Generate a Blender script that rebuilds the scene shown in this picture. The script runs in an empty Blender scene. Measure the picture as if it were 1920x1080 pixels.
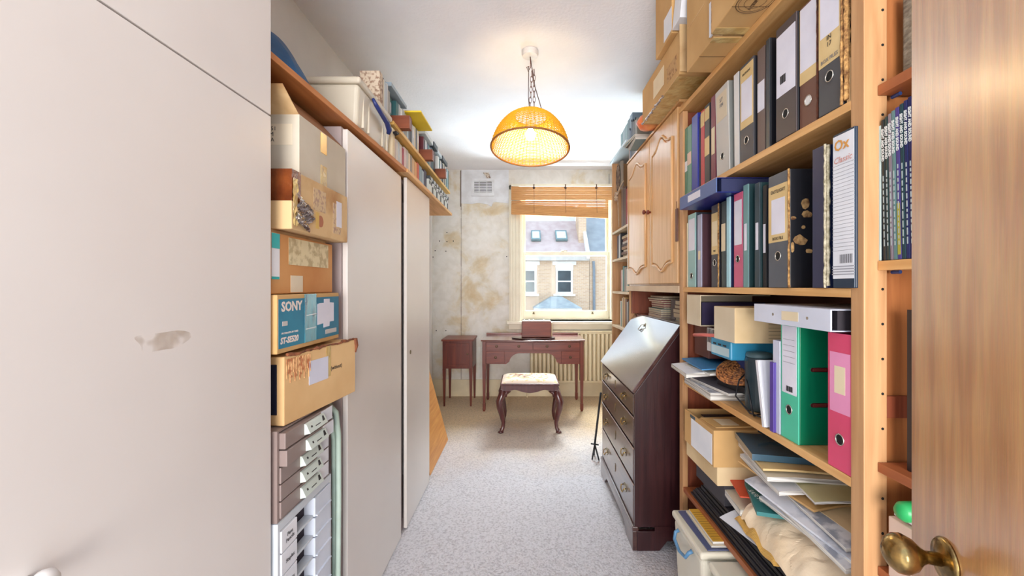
import bpy, bmesh, math, random
from mathutils import Vector, Matrix
random.seed(7)
S = bpy.context.scene
COL = S.collection
F = 800.0; VX = 983.0; VY = 537.0; CH = 1.331      # focal length (px at 1920 wide), vanishing point, camera height

# ------------------------------------------------------------------ camera, world, lights, exposure
cam = bpy.data.objects.new('camera', bpy.data.cameras.new('camera')); COL.objects.link(cam)
cam.location = (0, 0, CH); cam.rotation_euler = (math.pi/2, 0, 0)
cam.data.lens = F/1920*36; cam.data.sensor_width = 36
cam.data.shift_x = -(VX-960)/1920; cam.data.shift_y = -(540-VY)/1920
cam.data.clip_start = 0.02; cam.data.clip_end = 200
S.camera = cam
S.view_settings.view_transform = 'Standard'; S.view_settings.look = 'None'
S.view_settings.gamma = 1; S.view_settings.use_curve_mapping = False
S.view_settings.exposure = 0.86
W = bpy.data.worlds.new('sky'); S.world = W; W.use_nodes = True
wn = W.node_tree.nodes; wl = W.node_tree.links; wn.clear()
wo = wn.new('ShaderNodeOutputWorld'); wb = wn.new('ShaderNodeBackground'); wb.inputs['Strength'].default_value = 1.45
tc = wn.new('ShaderNodeTexCoord'); sx = wn.new('ShaderNodeSeparateXYZ'); rp = wn.new('ShaderNodeValToRGB')
rp.color_ramp.elements[0].color = (0.86, 0.90, 0.95, 1); rp.color_ramp.elements[0].position = 0.0
rp.color_ramp.elements[1].color = (0.60, 0.78, 1.0, 1); rp.color_ramp.elements[1].position = 0.9
wl.new(tc.outputs['Generated'], sx.inputs[0]); wl.new(sx.outputs['Z'], rp.inputs[0])
wl.new(rp.outputs[0], wb.inputs[0]); wl.new(wb.outputs[0], wo.inputs[0])

def light(name, kind, loc, rot, energy, color, size=None, size_y=None, portal=False):
    d = bpy.data.lights.new(name, kind); d.energy = energy; d.color = color
    if kind == 'AREA':
        d.shape = 'RECTANGLE'; d.size = size; d.size_y = size_y or size
        if portal: d.cycles.is_portal = True
    elif size: d.shadow_soft_size = size
    o = bpy.data.objects.new(name, d); COL.objects.link(o); o.location = loc; o.rotation_euler = rot
    return o
# daylight portal in the sash window (guides the sky light in, gives off nothing itself)
light('window_daylight', 'AREA', (0.5, 5.36, 1.7), (math.radians(-90), 0, 0), 1, (1, 1, 1), 1.15, 1.7, portal=True)
# added fill light behind the camera, standing in for an unseen landing
light('rear_fill', 'AREA', (0.0, -3.4, 1.35), (math.radians(95), 0, 0), 165, (1.0, 0.96, 0.93), 2.2, 2.0)
# added fill lights outside, above and below the window, both out of its view
light('window_fill_high', 'AREA', (0.5, 7.4, 4.6), (math.radians(-48), 0, 0), 1000, (0.86, 0.94, 1.0), 3.0, 2.0)
light('window_fill_low', 'AREA', (0.5, 6.9, -0.6), (math.radians(-128), 0, 0), 850, (0.78, 0.92, 1.0), 3.0, 1.6)

# ------------------------------------------------------------------ helpers
def lin(c):
    return tuple(((v/255)/12.92 if v/255 <= 0.04045 else ((v/255+0.055)/1.055)**2.4) for v in c)
_M = {}
def mat(name, col, rough=0.6, metal=0.0, col2=None, scale=6.0, stretch=(1, 1, 1), bump=0.0, bscale=60.0, coat=0.0,
        detail=4, lo=0.35, hi=0.65, alpha=None, trans=0.0, emit=0.0, spec=None, dist=0.0, sheen=0.0):
    if name in _M: return _M[name]
    m = bpy.data.materials.new(name); m.use_nodes = True
    n = m.node_tree.nodes; l = m.node_tree.links; b = n['Principled BSDF']
    b.inputs['Roughness'].default_value = rough; b.inputs['Metallic'].default_value = metal
    b.inputs['Coat Weight'].default_value = coat; b.inputs['Coat Roughness'].default_value = 0.12
    if sheen: b.inputs['Sheen Weight'].default_value = sheen
    if spec is not None: b.inputs['Specular IOR Level'].default_value = spec
    c = lin(col); t = n.new('ShaderNodeTexCoord')
    c2 = lin(col2) if col2 else tuple(v*0.88 for v in c)
    mp = n.new('ShaderNodeMapping'); mp.inputs['Scale'].default_value = stretch
    nz = n.new('ShaderNodeTexNoise'); nz.inputs['Scale'].default_value = scale; nz.inputs['Detail'].default_value = detail
    nz.inputs['Distortion'].default_value = dist
    cr = n.new('ShaderNodeValToRGB'); cr.color_ramp.elements[0].position = lo; cr.color_ramp.elements[1].position = hi
    cr.color_ramp.elements[0].color = (*c2, 1); cr.color_ramp.elements[1].color = (*c, 1)
    l.new(t.outputs['Object'], mp.inputs[0]); l.new(mp.outputs[0], nz.inputs['Vector']); l.new(nz.outputs['Fac'], cr.inputs[0])
    l.new(cr.outputs[0], b.inputs['Base Color'])
    if bump:
        n2 = n.new('ShaderNodeTexNoise'); n2.inputs['Scale'].default_value = bscale; n2.inputs['Detail'].default_value = 4
        bp = n.new('ShaderNodeBump'); bp.inputs['Strength'].default_value = bump; bp.inputs['Distance'].default_value = 0.01
        l.new(mp.outputs[0], n2.inputs['Vector']); l.new(n2.outputs['Fac'], bp.inputs['Height']); l.new(bp.outputs[0], b.inputs['Normal'])
    if alpha is not None: b.inputs['Alpha'].default_value = alpha
    if trans: b.inputs['Transmission Weight'].default_value = trans
    if emit:
        b.inputs['Emission Color'].default_value = (*c, 1); b.inputs['Emission Strength'].default_value = emit
    _M[name] = m; return m
def paint(r, g, b, rough=0.6, **k):
    return mat('paint_%d_%d_%d_%d' % (r, g, b, int(rough*100)), (r, g, b), rough, **k)
def wood(name, c1, c2, rough=0.45, axis='y', scale=5.0, **k):
    st = {'x': (0.6, 9, 9), 'y': (9, 0.6, 9), 'z': (9, 9, 0.6)}[axis]
    return mat(name, c1, rough, col2=c2, scale=scale, stretch=st, bump=k.pop('bump', 0.05), bscale=14, dist=0.6, detail=6, lo=0.3, hi=0.7, **k)

ORG = {}
class G:
    def __init__(s): s.bm = bmesh.new(); s.mi = 0
    def _f(s, vs):
        try:
            f = s.bm.faces.new(vs); f.material_index = s.mi; return f
        except ValueError: return None
    def box(s, x0, x1, y0, y1, z0, z1):
        if x0 > x1: x0, x1 = x1, x0
        if y0 > y1: y0, y1 = y1, y0
        if z0 > z1: z0, z1 = z1, z0
        v = [s.bm.verts.new((x, y, z)) for x in (x0, x1) for y in (y0, y1) for z in (z0, z1)]
        for q in ((0, 1, 3, 2), (4, 6, 7, 5), (0, 4, 5, 1), (2, 3, 7, 6), (0, 2, 6, 4), (1, 5, 7, 3)): s._f([v[i] for i in q])
        return s
    def hexa(s, pts):            # 8 points: bottom 4 (ccw) then top 4
        v = [s.bm.verts.new(p) for p in pts]
        for q in ((3, 2, 1, 0), (4, 5, 6, 7), (0, 1, 5, 4), (1, 2, 6, 5), (2, 3, 7, 6), (3, 0, 4, 7)): s._f([v[i] for i in q])
        return s
    def prism(s, poly, axis, a0, a1):   # poly: 2-D outline in the two other axes (x->(y,z), y->(x,z), z->(x,y))
        def P(p, a): return {'x': (a, p[0], p[1]), 'y': (p[0], a, p[1]), 'z': (p[0], p[1], a)}[axis]
        A = [s.bm.verts.new(P(p, a0)) for p in poly]; B = [s.bm.verts.new(P(p, a1)) for p in poly]
        s._f(A[::-1]); s._f(B)
        for i in range(len(poly)):
            j = (i+1) % len(poly); s._f([A[i], A[j], B[j], B[i]])
        return s
    def tube(s, pts, r, n=8, closed=False, r1=None):
        pts = [Vector(p) for p in pts]; rings = []; N = len(pts)
        for i, p in enumerate(pts):
            a = pts[(i-1) % N] if (i > 0 or closed) else pts[i]
            b = pts[(i+1) % N] if (i < N-1 or closed) else pts[i]
            d = (b-a).normalized()
            if i == 0:
                u = d.cross(Vector((0, 0, 1)))
                if u.length < 0.1: u = d.cross(Vector((1, 0, 0)))
            u = (u-d*u.dot(d)).normalized(); w = d.cross(u).normalized()
            rr = r[i] if isinstance(r, (list, tuple)) else r
            rings.append([s.bm.verts.new(p+u*math.cos(t*2*math.pi/n)*rr+w*math.sin(t*2*math.pi/n)*rr) for t in range(n)])
        for i in range(N if closed else N-1):
            A = rings[i]; B = rings[(i+1) % N]
            for t in range(n): s._f([A[t], A[(t+1) % n], B[(t+1) % n], B[t]])
        if not closed: s._f(rings[0][::-1]); s._f(rings[-1])
        return s
    def cyl(s, p0, p1, r, n=20): return s.tube([p0, p1], r, n)
    def lathe(s, prof, o=(0, 0, 0), axis='z', n=28):    # prof: (radius, height) along axis
        rings = []
        for (r, h) in prof:
            R = []
            for t in range(n):
                a = t*2*math.pi/n; c, q = math.cos(a)*max(r, 1e-4), math.sin(a)*max(r, 1e-4)
                p = {'z': (c, q, h), 'x': (h, c, q), 'y': (c, h, q)}[axis]
                R.append(s.bm.verts.new((o[0]+p[0], o[1]+p[1], o[2]+p[2])))
            rings.append(R)
        for A, B in zip(rings, rings[1:]):
            for t in range(n): s._f([A[t], A[(t+1) % n], B[(t+1) % n], B[t]])
        s._f(rings[0][::-1]); s._f(rings[-1]); return s
    def grid(s, fn, nu, nv):
        V = [[s.bm.verts.new(fn(i/nu, j/nv)) for j in range(nv+1)] for i in range(nu+1)]
        for i in range(nu):
            for j in range(nv): s._f([V[i][j], V[i+1][j], V[i+1][j+1], V[i][j+1]])
        return s
    def rot(s, centre, axis, deg):
        c = Vector(centre)
        m = Matrix.Translation(c) @ Matrix.Rotation(math.radians(deg), 4, axis) @ Matrix.Translation(-c)
        bmesh.ops.transform(s.bm, matrix=m, verts=s.bm.verts); return s
    def obj(s, name, mats, parent=None, bevel=0.0, smooth=False, label=None, solid=0.0, subsurf=0, seg=2):
        bmesh.ops.recalc_face_normals(s.bm, faces=s.bm.faces)
        me = bpy.data.meshes.new(name)
        if parent is None:
            xs = [v.co for v in s.bm.verts]
            o3 = Vector(((min(v.x for v in xs)+max(v.x for v in xs))/2, (min(v.y for v in xs)+max(v.y for v in xs))/2, min(v.z for v in xs)))
        else: o3 = ORG[parent.name]
        bmesh.ops.translate(s.bm, vec=-o3, verts=s.bm.verts)
        s.bm.to_mesh(me); s.bm.free()
        for m in (mats if isinstance(mats, (list, tuple)) else [mats]): me.materials.append(m)
        if smooth:
            for p in me.polygons: p.use_smooth = True
        o = bpy.data.objects.new(name, me); COL.objects.link(o)
        ORG[o.name] = o3.copy()
        if parent: o.parent = parent
        else: o.location = o3
        if label: o['label'] = label
        if solid: md = o.modifiers.new('solid', 'SOLIDIFY'); md.thickness = solid; md.offset = 0
        if subsurf: md = o.modifiers.new('sub', 'SUBSURF'); md.levels = subsurf; md.render_levels = subsurf
        if bevel:
            md = o.modifiers.new('bevel', 'BEVEL'); md.width = bevel; md.segments = seg; md.limit_method = 'ANGLE'; md.angle_limit = math.radians(40)
            if not smooth and bevel >= 0.004:
                for p in me.polygons: p.use_smooth = False
        return o
def B(x0, x1, y0, y1, z0, z1): return G().box(x0, x1, y0, y1, z0, z1)
def tag(o, label, cat, group=None):
    o['label'] = label; o['category'] = cat
    if group: o['group'] = group
    return o
def thing(name, label, cat, loc, group=None):
    o = bpy.data.objects.new(name, None); COL.objects.link(o); o.location = loc; o.empty_display_size = 0.05
    ORG[o.name] = Vector(loc); return tag(o, label, cat, group)
def struct(o): o['kind'] = 'structure'; return o
AX = {'-x': ((0, -1, 0), (0, 0, 1), (-1, 0, 0)), '+x': ((0, 1, 0), (0, 0, 1), (1, 0, 0)), '-y': ((1, 0, 0), (0, 0, 1), (0, -1, 0)),
      '-xdown': ((0, 0, -1), (0, -1, 0), (-1, 0, 0)), '+xdown': ((0, 0, -1), (0, 1, 0), (1, 0, 0)), '+z': ((1, 0, 0), (0, 1, 0), (0, 0, 1)), '+zx': ((0, -1, 0), (1, 0, 0), (0, 0, 1)), '-z': ((0, -1, 0), (-1, 0, 0), (0, 0, -1))}
def text(s, size, pos, face, m, parent, name='lettering', xs=1.0, bold=0.0, align='CENTER', shear=0):
    cu = bpy.data.curves.new(name, 'FONT'); cu.body = s; cu.size = size; cu.align_x = align; cu.align_y = 'CENTER'
    cu.offset = bold; cu.extrude = 0.0002; cu.resolution_u = 2; cu.shear = shear
    tmp = bpy.data.objects.new('tmp', cu); COL.objects.link(tmp)
    bpy.context.view_layer.update()
    me = bpy.data.meshes.new_from_object(tmp.evaluated_get(bpy.context.evaluated_depsgraph_get()))
    bpy.data.objects.remove(tmp); bpy.data.curves.remove(cu)
    ax, ay, az = (Vector(a) for a in AX[face])
    o3 = Vector(pos) - ORG[parent.name]
    for v in me.vertices: v.co = o3 + ax*(v.co.x*xs) + ay*v.co.y + az*(v.co.z+0.0004)
    me.materials.clear(); me.materials.append(m); me.name = name
    o = bpy.data.objects.new(name, me); COL.objects.link(o); o.parent = parent; ORG[o.name] = ORG[parent.name].copy()
    return o
def YX(px, X): return abs(X)*F/abs(px-VX)      # depth of a point at photo column px on a plane x = X
def ZY(py, Y): return CH+(VY-py)/F*Y           # height of a point at photo row py at depth Y

# ------------------------------------------------------------------ materials
m_white = mat('white_paint', (222, 216, 212), 0.35, col2=(216, 210, 206), scale=2)
m_wall = mat('wall_paint', (226, 220, 214), 0.8, col2=(216, 210, 204), scale=3, bump=0.05, bscale=40)
m_ceil = mat('ceiling_paint', (238, 236, 240), 0.9, col2=(230, 228, 232), scale=2, bump=0.25, bscale=55)
m_pine = wood('pine', (226, 178, 118), (200, 146, 86), 0.5, 'y')
m_pinez = wood('pine_upright', (200, 154, 108), (176, 128, 84), 0.5, 'z')
m_ply = wood('plywood_underside', (196, 128, 72), (176, 108, 56), 0.6, 'y')
m_edge = wood('plywood_edge', (226, 190, 152), (206, 166, 128), 0.6, 'y')
m_redwood = wood('red_brown_panel', (142, 72, 44), (112, 52, 32), 0.5, 'z')
m_oak = wood('pale_oak', (222, 176, 122), (204, 154, 98), 0.35, 'z', coat=0.3)
m_mahog = wood('mahogany', (126, 52, 32), (92, 32, 20), 0.4, 'x', coat=0.15)
m_mahogz = wood('mahogany_upright', (118, 48, 30), (86, 28, 18), 0.4, 'z', coat=0.15)
m_dark = wood('dark_mahogany', (62, 28, 30), (44, 18, 22), 0.35, 'z', coat=0.4)
m_darkf = wood('dark_mahogany_front', (86, 58, 52), (58, 34, 32), 0.28, 'y', coat=0.9)
m_brass = mat('brass', (196, 168, 104), 0.22, 1.0, col2=(150, 120, 70), scale=20)
m_antique = mat('antique_brass', (170, 158, 130), 0.3, 1.0, col2=(110, 96, 70), scale=30)
m_card = mat('cardboard', (206, 164, 108), 0.8, col2=(192, 150, 94), scale=5)
m_card2 = mat('pale_cardboard', (222, 196, 154), 0.8, col2=(204, 176, 132), scale=6)
m_card3 = mat('worn_cardboard', (214, 180, 132), 0.8, col2=(170, 120, 70), scale=7, lo=0.25, hi=0.5)
m_cardw = mat('whitened_cardboard', (222, 208, 184), 0.8, col2=(206, 190, 162), scale=4)
m_cream = mat('cream_card', (232, 216, 184), 0.7, col2=(222, 204, 170), scale=5)
m_tape = mat('brown_tape', (128, 66, 30), 0.12, col2=(96, 44, 20), scale=20, bump=0.6, bscale=30, coat=0.8)
m_tapec = mat('clear_tape', (206, 180, 120), 0.15, col2=(186, 150, 90), scale=20, bump=0.5, bscale=40, coat=0.6)
m_foil = mat('crinkled_film', (200, 196, 196), 0.12, 0.85, col2=(120, 96, 90), scale=25, bump=0.9, bscale=25)
m_paper = mat('paper', (232, 232, 236), 0.7, col2=(220, 222, 228), scale=8)
m_lab = mat('label_paper', (228, 226, 236), 0.6, col2=(214, 212, 224), scale=8)
m_creaml = mat('cream_label', (224, 196, 142), 0.6, col2=(210, 180, 124), scale=8)
m_ink = paint(38, 34, 36, 0.6); m_black = paint(22, 22, 28, 0.4); m_hole = paint(10, 9, 10, 0.8)
m_ring = mat('nickel', (214, 210, 200), 0.25, 1.0)
m_pages = mat('page_block', (222, 210, 186), 0.8, col2=(196, 180, 150), scale=60, stretch=(1, 20, 1))
m_greyin = mat('grey_ink', (120, 118, 122), 0.7)
m_carpet = None
# ------------------------------------------------------------------ the setting
XL, XR, YB, ZC, YF = -1.15, 1.08, 5.19, 2.753, -0.35
def carpet():
    m = bpy.data.materials.new('carpet'); m.use_nodes = True; n = m.node_tree.nodes; l = m.node_tree.links; b = n['Principled BSDF']
    b.inputs['Roughness'].default_value = 0.95; b.inputs['Sheen Weight'].default_value = 0.3
    t = n.new('ShaderNodeTexCoord'); sp = n.new('ShaderNodeSeparateXYZ'); l.new(t.outputs['Object'], sp.inputs[0])
    big = n.new('ShaderNodeTexNoise'); big.inputs['Scale'].default_value = 1.6; big.inputs['Detail'].default_value = 5
    fine = n.new('ShaderNodeTexNoise'); fine.inputs['Scale'].default_value = 95; fine.inputs['Detail'].default_value = 3
    l.new(t.outputs['Object'], big.inputs['Vector']); l.new(t.outputs['Object'], fine.inputs['Vector'])
    # warm tint of the light at the window end, painted into the pile colour
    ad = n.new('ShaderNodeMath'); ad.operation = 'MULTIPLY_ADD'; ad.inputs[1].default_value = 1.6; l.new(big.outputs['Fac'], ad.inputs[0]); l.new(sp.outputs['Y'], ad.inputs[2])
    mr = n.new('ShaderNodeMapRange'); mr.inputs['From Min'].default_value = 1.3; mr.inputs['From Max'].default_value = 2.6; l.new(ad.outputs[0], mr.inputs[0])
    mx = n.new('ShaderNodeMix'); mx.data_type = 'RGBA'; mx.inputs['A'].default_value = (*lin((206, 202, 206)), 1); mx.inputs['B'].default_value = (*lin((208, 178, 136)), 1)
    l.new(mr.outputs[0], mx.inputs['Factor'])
    m2 = n.new('ShaderNodeMix'); m2.data_type = 'RGBA'; m2.blend_type = 'MULTIPLY'; m2.inputs['Factor'].default_value = 1.0
    cr = n.new('ShaderNodeValToRGB'); cr.color_ramp.elements[0].position = 0.3; cr.color_ramp.elements[0].color = (0.62, 0.60, 0.61, 1); cr.color_ramp.elements[1].position = 0.55; cr.color_ramp.elements[1].color = (1, 1, 1, 1)
    l.new(fine.outputs['Fac'], cr.inputs[0]); l.new(mx.outputs['Result'], m2.inputs['A']); l.new(cr.outputs[0], m2.inputs['B'])
    # stain patch in the middle of the room
    vd = n.new('ShaderNodeVectorMath'); vd.operation = 'DISTANCE'; vd.inputs[1].default_value = (0.12+0.035, 3.19-2.42, 0)
    l.new(t.outputs['Object'], vd.inputs[0])
    wn2 = n.new('ShaderNodeMath'); wn2.operation = 'MULTIPLY_ADD'; wn2.inputs[1].default_value = 0.35; l.new(big.outputs['Fac'], wn2.inputs[0]); l.new(vd.outputs['Value'], wn2.inputs[2])
    m3r = n.new('ShaderNodeMapRange'); m3r.inputs['From Min'].default_value = 0.18; m3r.inputs['From Max'].default_value = 0.36; m3r.inputs['To Min'].default_value = 0.75; m3r.inputs['To Max'].default_value = 0.0; l.new(wn2.outputs[0], m3r.inputs[0])
    m3 = n.new('ShaderNodeMix'); m3.data_type = 'RGBA'; m3.inputs['B'].default_value = (*lin((158, 140, 148)), 1)
    l.new(m3r.outputs[0], m3.inputs['Factor']); l.new(m2.outputs['Result'], m3.inputs['A']); l.new(m3.outputs['Result'], b.inputs['Base Color'])
    bp = n.new('ShaderNodeBump'); bp.inputs['Strength'].default_value = 0.9; bp.inputs['Distance'].default_value = 0.012
    l.new(fine.outputs['Fac'], bp.inputs['Height']); l.new(bp.outputs[0], b.inputs['Normal']); return m
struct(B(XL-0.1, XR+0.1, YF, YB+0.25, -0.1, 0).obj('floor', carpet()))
struct(B(XL-0.1, XR+0.1, YF, YB+0.25, ZC, ZC+0.1).obj('ceiling', m_ceil))
struct(B(XL-0.1, XL, YF, YB, 0, ZC).obj('wall_left', m_wall))
struct(B(XR, XR+0.1, YF, YB, 0, ZC).obj('wall_right', m_wall))
def plaster():
    m = bpy.data.materials.new('old_plaster'); m.use_nodes = True; n = m.node_tree.nodes; l = m.node_tree.links; b = n['Principled BSDF']
    b.inputs['Roughness'].default_value = 0.85
    t = n.new('ShaderNodeTexCoord')
    a = n.new('ShaderNodeTexNoise'); a.inputs['Scale'].default_value = 2.6; a.inputs['Detail'].default_value = 9; a.inputs['Roughness'].default_value = 0.62; a.inputs['Distortion'].default_value = 0.35
    c = n.new('ShaderNodeTexNoise'); c.inputs['Scale'].default_value = 9; c.inputs['Detail'].default_value = 8; c.inputs['Distortion'].default_value = 0.8
    l.new(t.outputs['Object'], a.inputs['Vector']); l.new(t.outputs['Object'], c.inputs['Vector'])
    r = n.new('ShaderNodeValToRGB'); e = r.color_ramp.elements
    e[0].position = 0.44; e[0].color = (*lin((226, 222, 216)), 1); e[1].position = 0.70; e[1].color = (*lin((204, 182, 148)), 1)
    x = r.color_ramp.elements.new(0.54); x.color = (*lin((220, 214, 204)), 1); x = r.color_ramp.elements.new(0.61); x.color = (*lin((212, 198, 172)), 1)
    l.new(a.outputs['Fac'], r.inputs[0])
    r2 = n.new('ShaderNodeValToRGB'); r2.color_ramp.elements[0].position = 0.35; r2.color_ramp.elements[0].color = (0.88, 0.87, 0.85, 1); r2.color_ramp.elements[1].position = 0.6; r2.color_ramp.elements[1].color = (1, 1, 1, 1)
    l.new(c.outputs['Fac'], r2.inputs[0])
    mx = n.new('ShaderNodeMix'); mx.data_type = 'RGBA'; mx.blend_type = 'MULTIPLY'; mx.inputs['Factor'].default_value = 0.75
    l.new(r.outputs[0], mx.inputs['A']); l.new(r2.outputs[0], mx.inputs['B']); l.new(mx.outputs['Result'], b.inputs['Base Color'])
    bp = n.new('ShaderNodeBump'); bp.inputs['Strength'].default_value = 0.12; bp.inputs['Distance'].default_value = 0.01
    l.new(c.outputs['Fac'], bp.inputs['Height']); l.new(bp.outputs[0], b.inputs['Normal']); return m
m_plaster = plaster()
WX0, WX1, WZ0, WZ1 = -0.05, 1.075, 0.93, 2.50     # window opening
g = G(); g.box(XL, WX0, YB, YB+0.28, 0, ZC); g.box(WX1, XR, YB, YB+0.28, 0, ZC); g.box(WX0, WX1, YB, YB+0.28, 0, WZ0); g.box(WX0, WX1, YB, YB+0.28, WZ1, ZC)
wb_ = struct(g.obj('wall_back', m_plaster))
g = G(); x = (865-VX)/F*YB
for i in range(26):
    z0 = 0.2+i*0.098; g.box(x-0.003+random.uniform(-.002, .002), x+0.001, YB-0.002, YB, z0, z0+0.098)
g.box(x-0.012, x+0.0, YB-0.004, YB, 2.30, 2.74); g.obj('crack', paint(96, 80, 66, .9), wb_, label='dark vertical crack')
m_paintw = mat('flaking_white_paint', (222, 224, 228), 0.6, col2=(206, 206, 208), scale=9)
g = G(); g.prism([(x, 2.34), (-.64, 2.335), (-.55, 2.345), (-.45, 2.33), (-.40, 2.30), (-.375, 2.36), (-.19, 2.34), (-.19, 2.748), (x, 2.748)], 'y', YB-0.006, YB)
g.obj('paint_patch', m_paintw, wb_, label='flaking white painted patch round the vent')
g = G(); g.prism([(-.5, 2.71), (-.43, 2.71), (-.405, 2.64), (-.40, 2.60), (-.45, 2.60), (-.46, 2.66)], 'y', YB-0.02, YB-0.006); g.obj('plaster_scab', mat('scab', (200, 190, 176), .9, col2=(120, 96, 80), scale=30, lo=.4, hi=.5), wb_)
g = G()
for (px, py) in ((824, 452), (850, 452), (816, 470), (836, 471), (812, 482), (838, 453), (950, 481), (818, 620), (836, 620), (838, 436)):
    g.box((px-VX)/F*YB-.006, (px-VX)/F*YB+.006, YB-.002, YB, ZY(py, YB)-.006, ZY(py, YB)+.006)
g.obj('nail_hole', m_ink, wb_).__setitem__('kind', 'stuff')
# outside reveal of the wall and skirting
struct(B(XL, WX0+1.1, YB-0.022, YB, 0, 0.20).obj('baseboard_back', mat('cream_gloss', (228, 214, 182), .4)))
struct(B(XL, XL+0.035, YB-0.045, YB, 0.2, ZC).obj('trim_1', m_wall, bevel=.006))
# sash window
m_frame = mat('cream_window_paint', (230, 222, 202), 0.45, col2=(220, 210, 188), scale=5)
g = G(); g.box(-0.182, -0.03, YB-0.03, YB, WZ0-.03, 2.555); g.box(-0.182, XR-.001, YB-0.03, YB, 2.50, 2.555)
for k in (-0.165, -0.135, -0.10, -0.06): g.box(k, k+0.012, YB-0.042, YB-0.03, WZ0-.03, 2.54)
g.box(WX1-.03, WX1, YB-.03, YB, WZ0, 2.5)
win = struct(g.obj('window_1', m_frame, bevel=.003))
B(-0.21, XR-.001, YB-0.09, YB+0.12, WZ0-0.055, WZ0-0.02).obj('window_sill', m_frame, win, bevel=.006)
B(WX0, WX1, YB+.0, YB+.12, WZ0-.02, WZ0+.002).obj('sill_step', m_frame, win)
B(-0.19, XR-.001, YB-.03, YB, WZ0-.12, WZ0-.055).obj('apron', m_frame, win, bevel=.004)
g = G()     # box frame inside the reveal
g.box(WX0+.001, WX0+.035, YB+.03, YB+.17, WZ0+.002, WZ1-.001); g.box(WX1-.035, WX1-.001, YB+.03, YB+.17, WZ0+.002, WZ1-.001); g.box(WX0+.036, WX1-.036, YB+.03, YB+.17, WZ1-.04, WZ1-.002)
g.obj('window_frame', m_frame, win, bevel=.002)
m_glass = bpy.data.materials.new('glass'); m_glass.use_nodes = True
n_ = m_glass.node_tree.nodes; l_ = m_glass.node_tree.links; n_.clear()
o_ = n_.new('ShaderNodeOutputMaterial'); mx_ = n_.new('ShaderNodeMixShader'); tr_ = n_.new('ShaderNodeBsdfTransparent'); gl_ = n_.new('ShaderNodeBsdfGlossy'); gl_.inputs['Roughness'].default_value = .02
tr_.inputs[0].default_value = (.97, .99, .99, 1); mx_.inputs[0].default_value = .004
l_.new(tr_.outputs[0], mx_.inputs[1]); l_.new(gl_.outputs[0], mx_.inputs[2]); l_.new(mx_.outputs[0], o_.inputs[0])
zm = ZY(477, 5.3)
def sash(y, z0, z1, rb, rt, nm):
    g = G(); a, b = WX0+.036, WX1-.036
    g.box(a, a+.03, y, y+.04, z0, z1); g.box(b-.03, b, y, y+.04, z0, z1); g.box(a+.03, b-.03, y, y+.04, z0, z0+rb); g.box(a+.03, b-.03, y, y+.04, z1-rt, z1)
    o = g.obj(nm, m_frame, win, bevel=.003)
    B(a+.03, b-.03, y+.018, y+.021, z0+rb, z1-rt).obj('pane', m_glass, o); return o
s1 = sash(YB+.05, WZ0+.003, zm+.03, .10, .05, 'lower_sash'); s2 = sash(YB+.10, zm-.02, WZ1-.045, .05, .05, 'upper_sash')
for px in (1001, 1112):
    x = (px-VX)/F*YB; g = G(); g.lathe([(.016, 0), (.016, .006), (.006, .012), (.012, .03), (.004, .036)], (x, YB+.048, WZ0+.06), 'z', 12); g.obj('sash_lift', m_antique, s1, smooth=True)
g = G(); xx = .47; g.lathe([(.022, 0), (.018, .012), (.006, .02)], (xx, YB+.07, zm+.03), 'z', 14); g.box(xx, xx+.06, YB+.06, YB+.075, zm+.034, zm+.044); g.obj('sash_lock', m_antique, s1)
# air vent
vt = thing('air_vent', 'square white louvred air vent high on the stained wall', 'vent', ((905-VX)/F*YB, YB-.006, ZY(369, YB)))
x0, x1 = (884-VX)/F*YB, (927-VX)/F*YB; z0, z1 = ZY(368, YB), ZY(335, YB)
g = G(); g.box(x0, x1, YB-.022, YB-.007, z1-.035, z1); g.box(x0, x1, YB-.022, YB-.007, z0, z0+.045); g.box(x0, x0+.035, YB-.022, YB-.007, z0+.045, z1-.035); g.box(x1-.03, x1, YB-.022, YB-.007, z0+.045, z1-.035); g.obj('vent_frame', m_paintw, vt, bevel=.002)
B(x0+.036, x1-.031, YB-.011, YB-.0075, z0+.046, z1-.036).obj('vent_backing', paint(60, 58, 62, .9), vt)
g = G()
for i in range(7):
    z = z0+.05+i*.019; g.box(x0+.036, x1-.031, YB-.02, YB-.012, z, z+.011)
for k in (.33, .66): g.box(x0+(x1-x0)*k, x0+(x1-x0)*k+.008, YB-.0215, YB-.012, z0+.046, z1-.036)
g.obj('louvres', m_paintw, vt)
# bamboo roman blind
m_bam = mat('bamboo', (206, 150, 88), .6, col2=(176, 118, 62), scale=10, stretch=(1, 1, 40), detail=3)
bl = thing('bamboo_blind', 'orange-brown bamboo slat blind pulled up at the top of the window', 'blind', (.45, YB-.07, 2.2))
bx0, bx1 = -.155, 1.07; yb = YB-.085
g = G()
def slats(g, xa, xb, z0, z1, y, sag=0.0, step=.0085):
    k = int((z1-z0)/step)
    for i in range(k):
        z = z0+i*step; dz = -sag
        g.hexa([(xa, y-.002, z), (xb, y-.002, z+dz), (xb, y+.002, z+dz), (xa, y+.002, z), (xa, y-.002, z+step*.86), (xb, y-.002, z+dz+step*.86), (xb, y+.002, z+dz+step*.86), (xa, y+.002, z+step*.86)])
slats(g, bx0, bx1, ZY(375, yb), ZY(349, yb), yb); g.obj('slat_valance', m_bam, bl)
g = G(); slats(g, bx0, bx1-.06, ZY(394, yb), ZY(375, yb), yb+.02, sag=-.01, step=.019); g.obj('loose_slats', m_bam, bl)
g = G()
for q in range(4): slats(g, bx0, bx1-.07, ZY(402, yb), ZY(383, yb), yb-.004-q*.007, sag=.05, step=.0085)
g.obj('gathered_slats', m_bam, bl)
B(bx0, bx1, YB-.075, YB-.045, ZY(349, yb), ZY(349, yb)+.03).obj('head_rail', m_frame, bl)
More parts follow.
